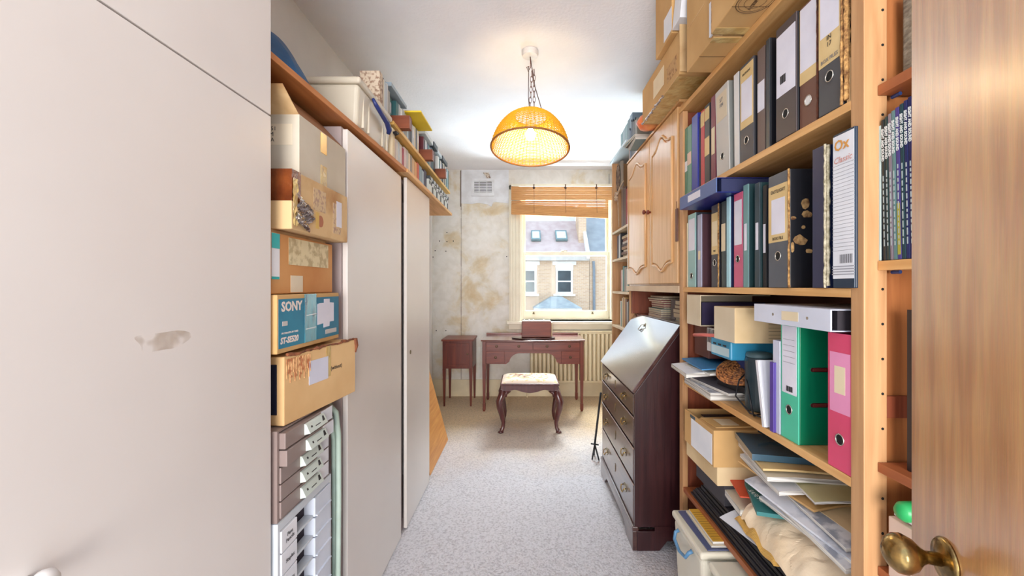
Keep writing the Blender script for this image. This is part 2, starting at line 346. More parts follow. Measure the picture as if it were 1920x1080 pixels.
for px in (1001, 1060, 1118):
    x = (px-VX)/F*yb; g = G(); g.lathe([(.012, 0), (.014, .02), (.005, .03), (.008, .05)], (x, yb-.012, ZY(354, yb)), 'z', 10); g.tube([(x, yb-.012, ZY(354, yb)), (x+.003, yb-.036, ZY(400, yb))], .002, 6); g.obj('cord_pulley', paint(96, 66, 50, .6), bl, smooth=True)
# radiator
m_rad = mat('cream_radiator', (232, 218, 186), .4, col2=(226, 210, 176), scale=4)
rd = thing('radiator', 'cream ribbed panel radiator under the window behind the desk', 'radiator', (.56, 5.12, 0.2))
rx0, rx1, rz0, rz1 = .065, 1.06, ZY(717, 5.12), ZY(622, 5.12)
g = G()
n = 20; w = (rx1-rx0)/n
for i in range(n):
    a = rx0+i*w; g.prism([(a+.002, 5.11), (a+w*.25, 5.085), (a+w*.75, 5.085), (a+w-.002, 5.11), (a+w-.002, 5.13), (a+.002, 5.13)], 'z', rz0+.025, rz1-.025)
g.box(rx0, rx1, 5.10, 5.14, rz0, rz0+.025); g.box(rx0, rx1, 5.10, 5.14, rz1-.025, rz1); g.obj('ribbed_panel', m_rad, rd, bevel=.004)
B(rx0, rx1, 5.085, 5.165, rz1, rz1+.012).obj('top_grille', m_rad, rd)
B(rx0+.1, rx0+.14, 5.14, 5.188, rz1-.15, rz1-.05).obj('bracket', m_rad, rd); B(rx1-.14, rx1-.1, 5.14, 5.188, rz1-.15, rz1-.05).obj('bracket', m_rad, rd)
g = G(); g.tube([(rx0-.03, 5.12, rz0+.012), (rx0-.03, 5.12, .001)], .009, 10); g.tube([(rx0, 5.12, rz0+.012), (rx0-.05, 5.12, rz0+.012)], .012, 10); g.obj('pipe', m_rad, rd)
# small right-angle hook bracket over the blind
tag(G().tube([(1.03, 5.186, 2.70), (1.03, 5.17, 2.56), (1.07, 5.17, 2.56)], .004, 6).obj('wall_bracket', paint(150, 150, 150, .4)), 'thin grey L-shaped bracket on the wall above the right end of the blind', 'bracket')

# ------------------------------------------------------------------ pendant lamp
lp = thing('pendant_lamp', 'woven cane dome pendant lamp, lit, hanging by a chain from the ceiling', 'lamp', (.035, 2.574, ZC))
PX, PY, PZ = .035, 2.574, 2.163
G().lathe([(.05, 0), (.05, -.022), (.046, -.034), (.01, -.036)], (PX, PY, ZC-.001), 'z', 32).obj('ceiling_rose', paint(214, 206, 200, .5), lp, smooth=False)
TILT = Matrix.Translation((PX, PY, PZ)) @ Matrix.Rotation(math.radians(-10), 4, 'X') @ Matrix.Rotation(math.radians(1.5), 4, 'Y')
prof = [(.236, 0), (.226, .045), (.21, .09), (.188, .13), (.158, .168), (.125, .195), (.10, .208)]
def pr(t):
    k = t*(len(prof)-1); i = min(int(k), len(prof)-2); f = k-i
    return prof[i][0]*(1-f)+prof[i+1][0]*f, prof[i][1]*(1-f)+prof[i+1][1]*f
def shadept(a, t, off=0):
    r, h = pr(t); return TILT @ Vector(((r+off)*math.cos(a), (r+off)*math.sin(a), h))
m_cane = bpy.data.materials.new('cane'); m_cane.use_nodes = True
n_ = m_cane.node_tree.nodes; l_ = m_cane.node_tree.links; n_.clear()
o_ = n_.new('ShaderNodeOutputMaterial'); df = n_.new('ShaderNodeBsdfDiffuse'); tl = n_.new('ShaderNodeBsdfTranslucent'); mx_ = n_.new('ShaderNodeMixShader')
df.inputs[0].default_value = (*lin((234, 190, 62)), 1); tl.inputs[0].default_value = (*lin((240, 196, 60)), 1); mx_.inputs[0].default_value = .3
l_.new(df.outputs[0], mx_.inputs[1]); l_.new(tl.outputs[0], mx_.inputs[2]); l_.new(mx_.outputs[0], o_.inputs[0])
g = G(); NA = 60; NR = 30
for i in range(NA):       # upright canes
    a = i*2*math.pi/NA; g.tube([shadept(a, t/6) for t in range(7)], .0022, 4)
for j in range(NR):       # weavers passing in and out
    t = (j+.5)/NR; pts = []
    for i in range(NA*2):
        a = i*math.pi/NA; s_ = .0022*(1 if (i//2+j) % 2 else -1) if i % 2 == 0 else 0
        pts.append(shadept(a, t, s_))
    g.tube(pts, .0027, 4, closed=True)
sh = g.obj('lamp_shade', m_cane, lp)
G().tube([shadept(i*2*math.pi/48, 0) for i in range(48)], .006, 8, closed=True).obj('rim', mat('cane_rim', (150, 96, 40), .5), lp, smooth=True)
G().tube([shadept(i*2*math.pi/40, 1) for i in range(40)], .005, 6, closed=True).obj('top_ring', mat('cane_rim', (150, 96, 40), .5), lp, smooth=True)
g = G()
for k in range(3):
    a = k*2*math.pi/3+.4; g.tube([shadept(a, 1), TILT @ Vector((0, 0, .16))], .002, 6)
g.obj('shade_carrier', m_ring, lp)
m_chain = paint(110, 72, 60, .5)
def chain(p0, p1, n, name):
    g = G(); p0 = Vector(p0); p1 = Vector(p1)
    for i in range(n):
        c = p0.lerp(p1, (i+.5)/n); L = (p1-p0).length/n*.68; pts = []
        for k in range(12):
            a = k*math.pi/6; u = Vector((.0075*math.cos(a), 0, 0)) if i % 2 else Vector((.0035*math.cos(a), .0065*math.cos(a), 0))
            pts.append(c+u+Vector((0, 0, L*math.sin(a))))
        g.tube(pts, .0018, 5, closed=True)
    return g.obj(name, m_chain, lp, smooth=True)
top = (PX+.012, PY, ZC-.125)
chain(top, TILT @ Vector((-.01, 0, .2)), 9, 'chain'); chain((top[0]+.012, top[1], top[2]+.01), TILT @ Vector((.02, 0, .2)), 9, 'chain')
G().tube([(PX, PY, ZC-.03), (PX+.003, PY, ZC-.10), (PX-.012, PY+.02, ZC-.115), (PX-.02, PY, ZC-.10), (PX-.005, PY, ZC-.095)], .003, 6).obj('hook', m_chain, lp, smooth=True)
G().tube([(PX, PY, ZC-.03), (PX+.02, PY, ZC-.16), (PX+.03, PY, ZC-.22), TILT @ Vector((.07, -.05, .206))], .0028, 6).obj('cord', paint(90, 60, 50, .6), lp, smooth=True)
G().tube([(PX-.008, PY-.002, ZC-.10), (PX-.010, PY, ZC-.28), TILT @ Vector((0, 0, .16))], .0025, 6).obj('flex', paint(70, 46, 40, .6), lp, smooth=True)
bulb_c = TILT @ Vector((0, 0, .10))
G().lathe([(.017, .07), (.017, .03), (.014, .028)], bulb_c, 'z', 16).obj('bulb_holder', paint(235, 230, 215, .5), lp)
m_bulb = mat('lit_bulb', (255, 226, 170), .3, emit=30)
G().lathe([(.004, -.045), (.02, -.038), (.03, -.02), (.03, -.002), (.022, .014), (.013, .028)], bulb_c, 'z', 20).obj('bulb', m_bulb, lp, smooth=True)
pl = light('bulb_light', 'POINT', bulb_c, (0, 0, 0), 9, (1, .80, .48), .035); pl.location = Vector(bulb_c)-ORG[lp.name]; pl.parent = lp
# ------------------------------------------------------------------ left side: cupboard, wardrobe, shelves
def knob(x, y, z, face, r, m, parent, name='knob'):
    s = -1 if face[0] == '-' else 1; ax = face[1]
    pr_ = [(r*.45, 0), (r*.4, s*r*.7), (r*.9, s*r*1.1), (r, s*r*1.5), (r*.8, s*r*1.9), (r*.2, s*r*2.05)]
    return G().lathe(pr_, (x, y, z), ax, 18).obj(name, m, parent, smooth=True)
cu = thing('cupboard', 'tall plain white cupboard filling the left foreground with a small white knob', 'cupboard', (-.9, .5, 0))
B(-1.149, -.669, -.1, 1.095, 0.001, 2.75).obj('carcass', m_white, cu, bevel=.001)
m_seamdoor = mat('white_door_scuffed', (224, 217, 211), 0.32, col2=(217, 209, 203), scale=1.4)
d = B(-.668, -.65, -.095, 1.095, .03, 1.7665).obj('lower_door', m_seamdoor, cu, bevel=.0015)
knob(-.65, .556, .945, '+x', .017, m_white, d)
g = G(); random.seed(3)
pts = [(.765+.055*math.cos(a)*(1+.25*math.sin(3*a+1)), ZY(640, .765)+.022*math.sin(a)*(1+.3*math.cos(2*a))) for a in [i*math.pi/16 for i in range(32)]]
m_stain = bpy.data.materials.new('tea_stain'); m_stain.use_nodes = True
b_ = m_stain.node_tree.nodes['Principled BSDF']; b_.inputs['Base Color'].default_value = (*lin((212, 196, 180)), 1); b_.inputs['Roughness'].default_value = .4
nz_ = m_stain.node_tree.nodes.new('ShaderNodeTexNoise'); nz_.inputs['Scale'].default_value = 22; rp_ = m_stain.node_tree.nodes.new('ShaderNodeMapRange')
rp_.inputs['From Min'].default_value = .42; rp_.inputs['From Max'].default_value = .6; rp_.inputs['To Max'].default_value = .35
tc_ = m_stain.node_tree.nodes.new('ShaderNodeTexCoord'); m_stain.node_tree.links.new(tc_.outputs['Object'], nz_.inputs['Vector'])
m_stain.node_tree.links.new(nz_.outputs['Fac'], rp_.inputs[0]); m_stain.node_tree.links.new(rp_.outputs[0], b_.inputs['Alpha'])
g.prism([(p[0], p[1]) for p in pts], 'x', -.6499, -.6495); g.obj('stain', m_stain, d, label='faint brown stain')
B(-.668, -.65, -.095, 1.095, 1.7705, 2.74).obj('upper_door', m_seamdoor, cu, bevel=.0015)

wa = thing('wardrobe', 'white two-door wardrobe under the long bookshelf along the left wall', 'wardrobe', (-.9, 2.2, 0))
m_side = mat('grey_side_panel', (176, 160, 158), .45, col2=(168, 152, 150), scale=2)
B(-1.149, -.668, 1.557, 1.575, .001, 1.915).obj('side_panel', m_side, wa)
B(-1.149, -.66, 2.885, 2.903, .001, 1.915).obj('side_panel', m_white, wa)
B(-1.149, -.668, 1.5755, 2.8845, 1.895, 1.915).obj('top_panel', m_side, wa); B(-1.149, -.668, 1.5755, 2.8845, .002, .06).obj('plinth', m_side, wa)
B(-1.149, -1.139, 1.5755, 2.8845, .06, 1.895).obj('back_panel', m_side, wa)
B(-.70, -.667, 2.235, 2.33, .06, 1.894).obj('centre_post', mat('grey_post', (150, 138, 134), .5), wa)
B(-.667, -.648, 1.565, 2.244, .012, 1.908).obj('door', m_seamdoor, wa, bevel=.002)
d2 = B(-.659, -.641, 2.328, 2.884, .012, 1.926).obj('door', m_seamdoor, wa, bevel=.002)
g = G(); g.lathe([(.011, 0), (.011, .003), (.006, .004)], (-.641, 2.40, ZY(660, 2.4)), 'x', 14); g.obj('keyhole', m_antique, d2)

s1_ = G(); s1_.prism([(-1.149, 1.096), (-.667, 1.096), (-.617, 2.235), (-1.149, 2.235)], 'z', 1.931, 1.95)
tag(s1_.obj('wall_shelf', m_ply, bevel=.001), 'long chipboard shelf over the box alcove carrying the plastic storage box', 'shelf')
tag(B(-1.149, -.612, 2.24, 3.62, 1.931, 1.95).obj('wall_shelf', m_pine, bevel=.001), 'lower pine shelf past the wardrobe end carrying black and white index boxes', 'shelf')
UZ = 2.137
tag(G().prism([(-1.149, 2.075), (-.635, 2.075), (-.632, 3.64), (-1.149, 3.64)], 'z', UZ-.018, UZ).obj('wall_shelf', wood('yellow_pine', (232, 190, 110), (214, 166, 84), .5, 'y'), bevel=.001), 'upper yellow pine wall shelf close under the ceiling, with two rows of books', 'shelf')
g = G(); g.box(-1.149, -1.13, 3.3, 3.33, 1.75, 1.93); g.prism([(-1.13, 1.93), (-.8, 1.93), (-1.13, 1.8)], 'y', 3.305, 3.325)
tag(g.obj('shelf_bracket', m_pine), 'pale triangular bracket under the far end of the lower pine shelf', 'bracket')
# ---- leaning plywood sheet past the wardrobe
g = G(); g.hexa([(-.66, 3.0, .002), (-.66, 3.7, .002), (-.68, 3.7, .002), (-.68, 3.0, .002), (-1.12, 3.0, 1.70), (-1.12, 3.7, 1.70), (-1.14, 3.7, 1.70), (-1.14, 3.0, 1.70)])
tag(g.obj('plywood_sheet', wood('honey_ply', (214, 152, 84), (190, 124, 62), .45, 'y')), 'honey-coloured plywood sheet leaning against the wall beyond the wardrobe', 'board')

# ------------------------------------------------------------------ furniture at the window
def taper_leg(g, x, y, z0, z1, w0, w1):
    g.hexa([(x-w0/2, y-w0/2, z0), (x+w0/2, y-w0/2, z0), (x+w0/2, y+w0/2, z0), (x-w0/2, y+w0/2, z0), (x-w1/2, y-w1/2, z1), (x+w1/2, y-w1/2, z1), (x+w1/2, y+w1/2, z1), (x-w1/2, y+w1/2, z1)])
    return g
ns = thing('bedside_cabinet', 'small mahogany bedside cabinet on tall tapered legs left of the desk', 'cabinet', (-.74, 4.9, 0))
nx0, nx1, ny0, ny1 = -.905, -.575, 4.72, 5.11
for x in (nx0+.018, nx1-.018):
    for y in (ny0+.018, ny1-.018): taper_leg(G(), x, y, .001, .42, .018, .036).obj('leg', m_mahogz, ns, bevel=.001)
B(nx0, nx1, ny0+.004, ny1, .42, .725).obj('body', m_mahogz, ns, bevel=.002)
B(nx0-.012, nx1+.012, ny0-.012, ny1+.006, .725, .745).obj('top', m_mahog, ns, bevel=.003)
d = B(nx0+.035, nx1-.035, ny0-.003, ny0+.004, .445, .70).obj('door', m_mahogz, ns)
g = G(); g.box(nx0+.035, nx1-.035, ny0-.009, ny0-.003, .445, .47); g.box(nx0+.035, nx1-.035, ny0-.009, ny0-.003, .675, .70); g.box(nx0+.035, nx0+.06, ny0-.009, ny0-.003, .47, .675); g.box(nx1-.06, nx1-.035, ny0-.009, ny0-.003, .47, .675); g.obj('door_frame', m_mahogz, d, bevel=.001)
knob(nx1-.05, ny0-.009, .585, '-y', .009, m_antique, d)

dk = thing('writing_desk', 'mahogany kneehole writing desk on tapered legs under the window', 'desk', (.09, 4.8, 0))
dx0, dx1, dy0, dy1 = -.445, .63, 4.53, 5.03; DZ = .762
g = G(); yb_ = [(dx0-.018, dy1), (dx0-.018, dy0)]+[(dx0-.018+(dx1-dx0+.036)*t/12, dy0-.045*math.sin(math.pi*t/12)) for t in range(1, 12)]+[(dx1+.018, dy0), (dx1+.018, dy1)]
g.prism(yb_[::-1], 'z', DZ-.016, DZ); g.obj('top', mat('desk_top_polish', (120, 84, 80), .16, col2=(98, 64, 62), scale=3, coat=1.0), dk, bevel=.003)
B(dx0, dx1, dy1-.012, dy1, DZ, DZ+.022).obj('gallery_rail', m_mahog, dk, bevel=.002)
for x in (dx0+.018, dx1-.018):
    for y in (dy0+.018, dy1-.02):
        g = G(); taper_leg(g, x, y, .085, .50, .026, .038); g.box(x-.016, x+.016, y-.016, y+.016, .018, .085); taper_leg(g, x, y, .001, .018, .018, .030); g.box(x-.019, x+.019, y-.019, y+.019, .5, DZ-.017); g.obj('leg', m_mahogz, dk, bevel=.0015)
g = G(); g.box(dx0+.03, dx1-.03, dy0+.012, dy1-.01, .635, DZ-.016); g.box(dx0+.03, dx0+.245, dy0+.012, dy1-.01, .505, .635); g.box(dx1-.245, dx1-.03, dy0+.012, dy1-.01, .505, .635)
g.obj('carcass', m_mahog, dk)
ar = [(dx0+.245, .505)]
for t in range(0, 11):
    a = math.pi/2*t/10; ar.append((dx0+.265+.11*(1-math.cos(a))+.02*(t > 0), .515+.105*math.sin(a)))
mx0 = dx1-.245; ar2 = [(2*((dx0+dx1)/2)-p[0], p[1]) for p in ar][::-1]
g = G(); poly = ar+ar2+[(mx0, .640), (dx0+.245, .640)]; g.prism(poly, 'y', dy0+.004, dy0+.013); g.obj('kneehole_arch', m_mahog, dk)
m_dkb = mat('dark_brass', (84, 62, 44), .4, .6)
def drawer(x0, x1, z0, z1, y, knobs, parent, m):
    d = B(x0, x1, y-.006, y+.006, z0, z1).obj('drawer', m, parent, bevel=.002)
    for kx in knobs:
        G().lathe([(.015, 0), (.015, -.002), (.012, -.003)], (kx, y-.0065, (z0+z1)/2), 'y', 14).obj('handle_plate', m_dkb, d)
        G().tube([(kx-.011, y-.009, (z0+z1)/2+.003), (kx-.010, y-.017, (z0+z1)/2-.008), (kx+.010, y-.017, (z0+z1)/2-.008), (kx+.011, y-.009, (z0+z1)/2+.003)], .002, 6).obj('handle', m_dkb, d)
mid = (dx0+dx1)/2
drawer(dx0+.042, mid-.005, .655, .735, dy0+.006, (dx0+.15, mid-.15), dk, m_mahog); drawer(mid+.005, dx1-.042, .655, .735, dy0+.006, (mid+.15, dx1-.15), dk, m_mahog)
drawer(dx0+.042, dx0+.235, .515, .64, dy0+.006, (dx0+.14,), dk, m_mahog); drawer(dx1-.235, dx1-.042, .515, .64, dy0+.006, (dx1-.14,), dk, m_mahog)
# tray + radio
g = G(); g.lathe([(.232, .001), (.24, .006), (.24, .013), (.225, .014)], (0, 0, 0), 'z', 40)
bmesh.ops.scale(g.bm, vec=(1, .62, 1), verts=g.bm.verts); bmesh.ops.translate(g.bm, vec=(.10, 4.68, DZ), verts=g.bm.verts)
tag(g.obj('oval_mat', [mat('dark_mat', (70, 52, 50), .25, coat=.5)], smooth=False), 'dark oval mat with a pale edge under the radio on the desk', 'mat')
ra = thing('radio', 'vintage leather-brown portable radio standing on the oval mat on the desk', 'radio', (.135, 4.68, DZ+.0145))
r0, r1, z0 = -.028, .295, DZ+.0145
B(r0, r1, 4.64, 4.74, z0+.002, z0+.172).obj('case', wood('leatherette', (120, 52, 32), (98, 38, 24), .4, 'x'), ra, bevel=.006)
B(r0+.012, r1-.012, 4.637, 4.641, z0+.02, z0+.155).obj('back_panel', wood('leatherette_panel', (136, 60, 38), (112, 44, 28), .45, 'x'), ra, bevel=.001)
B(r1, r1+.012, 4.65, 4.735, z0+.01, z0+.16).obj('end_cap', paint(196, 176, 140, .4), ra, bevel=.003)
B(r0+.006, r1-.006, 4.645, 4.735, z0+.172, z0+.182).obj('control_panel', paint(226, 222, 214, .3), ra, bevel=.003)
for k in (.03, .08, .13, .24): G().lathe([(.013, 0), (.012, .010), (.003, .011)], (r0+k, 4.69, z0+.182), 'z', 14).obj('dial', m_ring, ra)
# stool
st = thing('dressing_stool', 'dark cabriole-legged stool with a floral tapestry seat in front of the desk', 'stool', (.05, 4.07, 0))
m_stool = wood('stool_mahogany', (92, 44, 42), (66, 28, 30), .3, 'z', coat=.5)
sx0, sx1, sy0, sy1 = -.215, .315, 3.87, 4.27
def cab(cx, cy, dx, dy, nm='leg'):
    pts = [(0, 0, .385), (.010, .010, .335), (.030, .030, .285), (.026, .026, .23), (.008, .008, .155), (-.004, -.004, .09), (0, 0, .045), (.010, .010, .022), (.020, .020, .008)]
    r = [.030, .034, .034, .030, .0235, .0185, .017, .020, .014]
    L = [(cx+dx*p[0], cy+dy*p[1]*.6, p[2]) for p in pts]
    g = G().tube(L, r, 10); g.lathe([(.020, 0), (.028, .006), (.022, .016), (.008, .022)], (cx+dx*.018, cy+dy*.012, .0005), 'z', 14)
    # knee ear brackets
    g.prism([(cx-dx*.02, .375), (cx-dx*.075, .375), (cx-dx*.06, .362), (cx-dx*.042, .35), (cx-dx*.035, .325), (cx-dx*.01, .325)], 'y', cy-.012, cy+.006)
    return g.obj(nm, m_stool, st, smooth=True)
for x, dx in ((sx0+.02, -1), (sx1-.02, 1)):
    for y, dy in ((sy0+.02, -1), (sy1-.02, 1)): cab(x, y, dx, dy)
ap = [(sx0+.01, .43), (sx1-.01, .43), (sx1-.01, .37)]; w = sx1-sx0
for t in range(0, 21):
    u = t/20; x = sx1-.06-(w-.12)*u; ap.append((x, .385-.030*math.exp(-((u-.5)/.12)**2)-.012*math.cos(u*math.pi*6)*.6))
ap += [(sx0+.01, .37)]
g = G(); g.prism(ap, 'y', sy0+.002, sy0+.022); g.prism(ap, 'y', sy1-.022, sy1-.002); g.box(sx0+.002, sx0+.022, sy0+.02, sy1-.02, .375, .43); g.box(sx1-.022, sx1-.002, sy0+.02, sy1-.02, .375, .43)
g.obj('apron', m_stool, st)
g = G(); g.box(sx0-.004, sx1+.004, sy0-.006, sy1+.006, .428, .448); g.obj('seat_frame', m_stool, st, bevel=.006)
m_tap = bpy.data.materials.new('floral_tapestry'); m_tap.use_nodes = True
n_ = m_tap.node_tree.nodes; l_ = m_tap.node_tree.links; b_ = n_['Principled BSDF']; b_.inputs['Roughness'].default_value = .85
t_ = n_.new('ShaderNodeTexCoord'); v_ = n_.new('ShaderNodeTexNoise'); v_.inputs['Scale'].default_value = 13; v_.inputs['Detail'].default_value = 3; v_.inputs['Distortion'].default_value = 1.5
g_ = n_.new('ShaderNodeVectorMath'); g_.operation = 'DISTANCE'; g_.inputs[1].default_value = (0, .07, .48); l_.new(t_.outputs['Object'], g_.inputs[0]); l_.new(t_.outputs['Object'], v_.inputs['Vector'])
ma_ = n_.new('ShaderNodeMath'); ma_.operation = 'MULTIPLY_ADD'; ma_.inputs[1].default_value = -.55; l_.new(g_.outputs['Value'], ma_.inputs[0]); l_.new(v_.outputs['Fac'], ma_.inputs[2])
r_ = n_.new('ShaderNodeValToRGB'); e = r_.color_ramp.elements; e[0].position = .40; e[0].color = (*lin((222, 202, 184)), 1); e[1].position = .58; e[1].color = (*lin((112, 60, 50)), 1)
q_ = e.new(.43); q_.color = (*lin((206, 176, 96)), 1); q_ = e.new(.47); q_.color = (*lin((220, 204, 160)), 1); q_ = e.new(.51); q_.color = (*lin((150, 90, 80)), 1)
l_.new(ma_.outputs[0], r_.inputs[0]); l_.new(r_.outputs[0], b_.inputs['Base Color'])
def cush(u, v):
    x = sx0+.008+(sx1-sx0-.016)*u; y = sy0+.008+(sy1-sy0-.016)*v
    e_ = min(1, min(u, 1-u)*9)*min(1, min(v, 1-v)*9); return Vector((x, y, .449+.024*math.sqrt(max(e_, 0))+.012*math.sin(math.pi*u)*math.sin(math.pi*v)))
g = G().grid(cush, 28, 22); g.box(sx0+.009, sx1-.009, sy0+.009, sy1-.009, .446, .4495); g.obj('seat_cushion', m_tap, st, smooth=True)

# ------------------------------------------------------------------ bureau
bu = thing('bureau', 'dark mahogany slant-front bureau with brass swan-neck handles on the right', 'bureau', (.8, 2.64, 0))
by0, by1, bxf = 2.145, 3.035, .555
prof_s = [(bxf, .12), (1.06, .12), (1.06, 1.127), (.80, 1.127), (bxf, .79)]
for y in (by0, by1-.02):
    G().prism(prof_s, 'y', y, y+.02).obj('side', m_dark, bu, bevel=.002)
B(bxf+.02, 1.055, by0+.021, by1-.021, .12, .78).obj('carcass', m_dark, bu); B(.80, 1.06, by0, by1, 1.1275, 1.140).obj('top', m_darkf, bu, bevel=.002)
B(1.04, 1.055, by0+.021, by1-.021, .78, 1.127).obj('back_panel', m_dark, bu)
sl = math.atan2(1.127-.79, .80-bxf); nx_, nz_2 = -math.sin(sl), math.cos(sl)
def onslope(t, off): return (bxf+(.80-bxf)*t+nx_*off, .79+(1.127-.79)*t+nz_2*off)
p = [onslope(0, 0), onslope(1, 0), onslope(1, .018), onslope(0, .018)]
m_fall = mat('polished_fall', (92, 64, 60), .13, col2=(70, 44, 42), scale=3, stretch=(5, .6, 5), coat=1.0)
ff = G().prism(p, 'y', by0+.004, by1-.004).obj('fall_front', m_fall, bu, bevel=.002)
cx_, cz_ = onslope(.86, .0185)
g = G(); g.lathe([(.012, 0), (.012, .002), (.004, .003)], (0, 0, 0), 'z', 14); g.rot((0, 0, 0), 'Y', -math.degrees(sl)); bmesh.ops.translate(g.bm, vec=(cx_, 2.66, cz_), verts=g.bm.verts)
g.tube([(cx_-.003, 2.66, cz_+.003), (cx_-.02, 2.665, cz_+.0), (cx_-.03, 2.70, cz_-.03), (cx_-.034, 2.66, cz_-.035), (cx_-.022, 2.64, cz_-.02)], .0022, 6); g.obj('key', m_antique, ff)
lines = [(.79, .675), (.668, .520), (.512, .338), (.330, .128)]
for k, (z1, z0) in enumerate(lines):
    d = B(bxf-.002, bxf+.018, by0+.024, by1-.024, z0, z1-.008).obj('drawer', m_darkf, bu, bevel=.004)
    for hy in (by0+.19, by1-.19):
        zc = (z0+z1)/2
        g = G(); g.prism([(hy-.035, zc+.004), (hy-.02, zc+.022), (hy, zc+.016), (hy+.02, zc+.022), (hy+.035, zc+.004), (hy+.02, zc-.014), (hy, zc-.024), (hy-.02, zc-.014)], 'x', bxf-.0045, bxf-.002); g.obj('handle_plate', m_antique, d)
        g = G(); pts = [(bxf-.004, hy-.028, zc+.008), (bxf-.018, hy-.028, zc+.006), (bxf-.022, hy-.022, zc-.010), (bxf-.022, hy-.008, zc-.018), (bxf-.022, hy+.008, zc-.018), (bxf-.022, hy+.022, zc-.010), (bxf-.018, hy+.028, zc+.006), (bxf-.004, hy+.028, zc+.008)]
        g.tube(pts, .0032, 8); g.obj('handle', m_brass, d, smooth=True)
    g = G(); yc = (by0+by1)/2; g.prism([(yc-.012, zc+.02), (yc, zc+.03), (yc+.012, zc+.02), (yc+.008, zc-.01), (yc, zc-.022), (yc-.008, zc-.01)], 'x', bxf-.0045, bxf-.002); g.obj('escutcheon', m_antique, d)
    if k: B(bxf-.006, bxf+.0, by0+.01, by1-.01, z1-.006, z1-.0).obj('cock_bead', mat('bead_wood', (150, 118, 104), .3, coat=.6), bu, bevel=.002)
B(bxf-.012, bxf+.02, by0-.004, by1+.004, .10, .125).obj('base_moulding', m_darkf, bu, bevel=.006)
g = G(); bp_ = [(by0, .10), (by1, .10), (by1, .001), (by1-.14, .001), (by1-.17, .03), (by1-.21, .055), (by0+.21, .055), (by0+.17, .03), (by0+.14, .001), (by0, .001)]
g.prism(bp_, 'x', bxf-.010, bxf+.012); g.obj('bracket_foot', m_darkf, bu, bevel=.003)
g = G(); g.prism([(bxf+.012, .10), (1.05, .10), (1.05, .001), (.93, .001), (.90, .05), (.72, .05), (.68, .001), (bxf+.012, .001)], 'y', by0-.002, by0+.02); g.obj('side_foot', m_dark, bu, bevel=.003)
B(bxf+.1, 1.06, by0-.004, by0+.0, .10, .125).obj('side_moulding', m_dark, bu)
# black stick and its foot beside the bureau
g = G(); g.tube([(.60, 3.34, .5), (.545, 3.30, .11)], .008, 8); g.tube([(.545, 3.30, .11), (.52, 3.27, .004)], .006, 8); g.tube([(.545, 3.30, .11), (.57, 3.25, .004)], .006, 8); g.tube([(.545, 3.30, .11), (.55, 3.36, .004)], .006, 8); g.tube([(.515, 3.30, .115), (.575, 3.30, .105)], .006, 8)
tag(g.obj('folding_stand', m_black, smooth=True), 'thin black folding stand with splayed feet leaning just beyond the bureau', 'stand')

# ------------------------------------------------------------------ wall cupboard over the bureau
oc = thing('wall_cupboard', 'pale oak cupboard with two arched-panel doors above the bureau', 'cupboard', (.9, 2.52, 1.30))
cy0, cy1, cxf = 2.005, 3.035, .73
B(cxf+.021, 1.075, cy0+.002, cy1, 1.335, 2.20).obj('carcass', m_oak, oc)
B(cxf-.005, 1.075, cy0+.002, cy1, 1.30, 1.334).obj('bottom_rail', mat('bleached_rail', (222, 200, 172), .5, col2=(204, 178, 148), scale=5), oc, bevel=.002)
B(cxf, 1.075, cy0+.002, cy1, 2.2005, 2.212).obj('top_panel', m_oak, oc)
m_oakp = wood('oak_panel', (228, 184, 134), (210, 162, 108), .3, 'z', coat=.4)
for (a, b, ky) in ((cy0+.03, 2.49, 2.452), (2.497, cy1-.01, 2.535)):
    d = B(cxf, cxf+.02, a, b, 1.345, 2.19).obj('door', m_oak, oc, bevel=.004)
    def outline(ins, n=16):
        y0, y1 = a+.065+ins, b-.065-ins; zt, zb = 2.07-ins, 1.45+ins; P = []
        for i in range(n+1):
            u = i/n; s_ = math.exp(-((u-.5)/.2)**2); P.append((y0+(y1-y0)*u, zt+.055*s_))
        for i in range(n+1):
            u = 1-i/n; s_ = math.exp(-((u-.5)/.2)**2); P.append((y0+(y1-y0)*u, zb-.04*s_))
        return P
    G().prism(outline(.012), 'x', cxf-.006, cxf+.001).obj('raised_panel', m_oakp, d, bevel=.005)
    G().tube([(cxf-.003, p_[0], p_[1]) for p_ in outline(0)], .007, 6, closed=True).obj('moulding', m_oakp, d, smooth=True)
    knob(cxf, ky, ZY(398, ky), '-x', .014, m_mahog, d)
niche = thing('niche_shelf_unit', 'red-brown open niche between the oak cupboard and the bureau', 'shelf', (.9, 2.5, 1.141))
B(cxf+.03, 1.075, cy1-.028, cy1-.002, 1.141, 1.299).obj('side_panel', m_redwood, niche); B(1.055, 1.075, cy0+.003, cy1-.03, 1.141, 1.299).obj('back_panel', mat('maroon_panel', (80, 40, 44), .6), niche)
# ------------------------------------------------------------------ right bookcase
bc = thing('bookcase', 'large open pine bookcase crammed with files filling the right side', 'bookcase', (.9, 1.4, 0))
ky0, ky1, kxf = .917, 2.0, .73
SA, SB, SC, SD = CH+.416, CH-.004, CH-.428, CH-.92
B(kxf, kxf+.05, ky0, ky0+.037, .001, ZC-.002).obj('upright', m_pinez, bc, bevel=.0015)
B(kxf+.051, 1.078, ky0+.012, ky0+.034, .001, ZC-.002).obj('side_panel', wood('orange_side', (176, 112, 62), (150, 88, 46), .5, 'z'), bc)
B(kxf-.002, kxf+.022, ky1-.04, ky1, .001, SA+.39).obj('upright', m_pinez, bc, bevel=.0015)
B(kxf+.023, 1.078, ky1-.022, ky1-.001, .001, SA+.39).obj('side_panel', m_redwood, bc)
B(1.06, 1.078, ky0+.035, ky1-.023, .001, SA+.39).obj('back_panel', mat('back_board', (96, 52, 38), .7), bc)
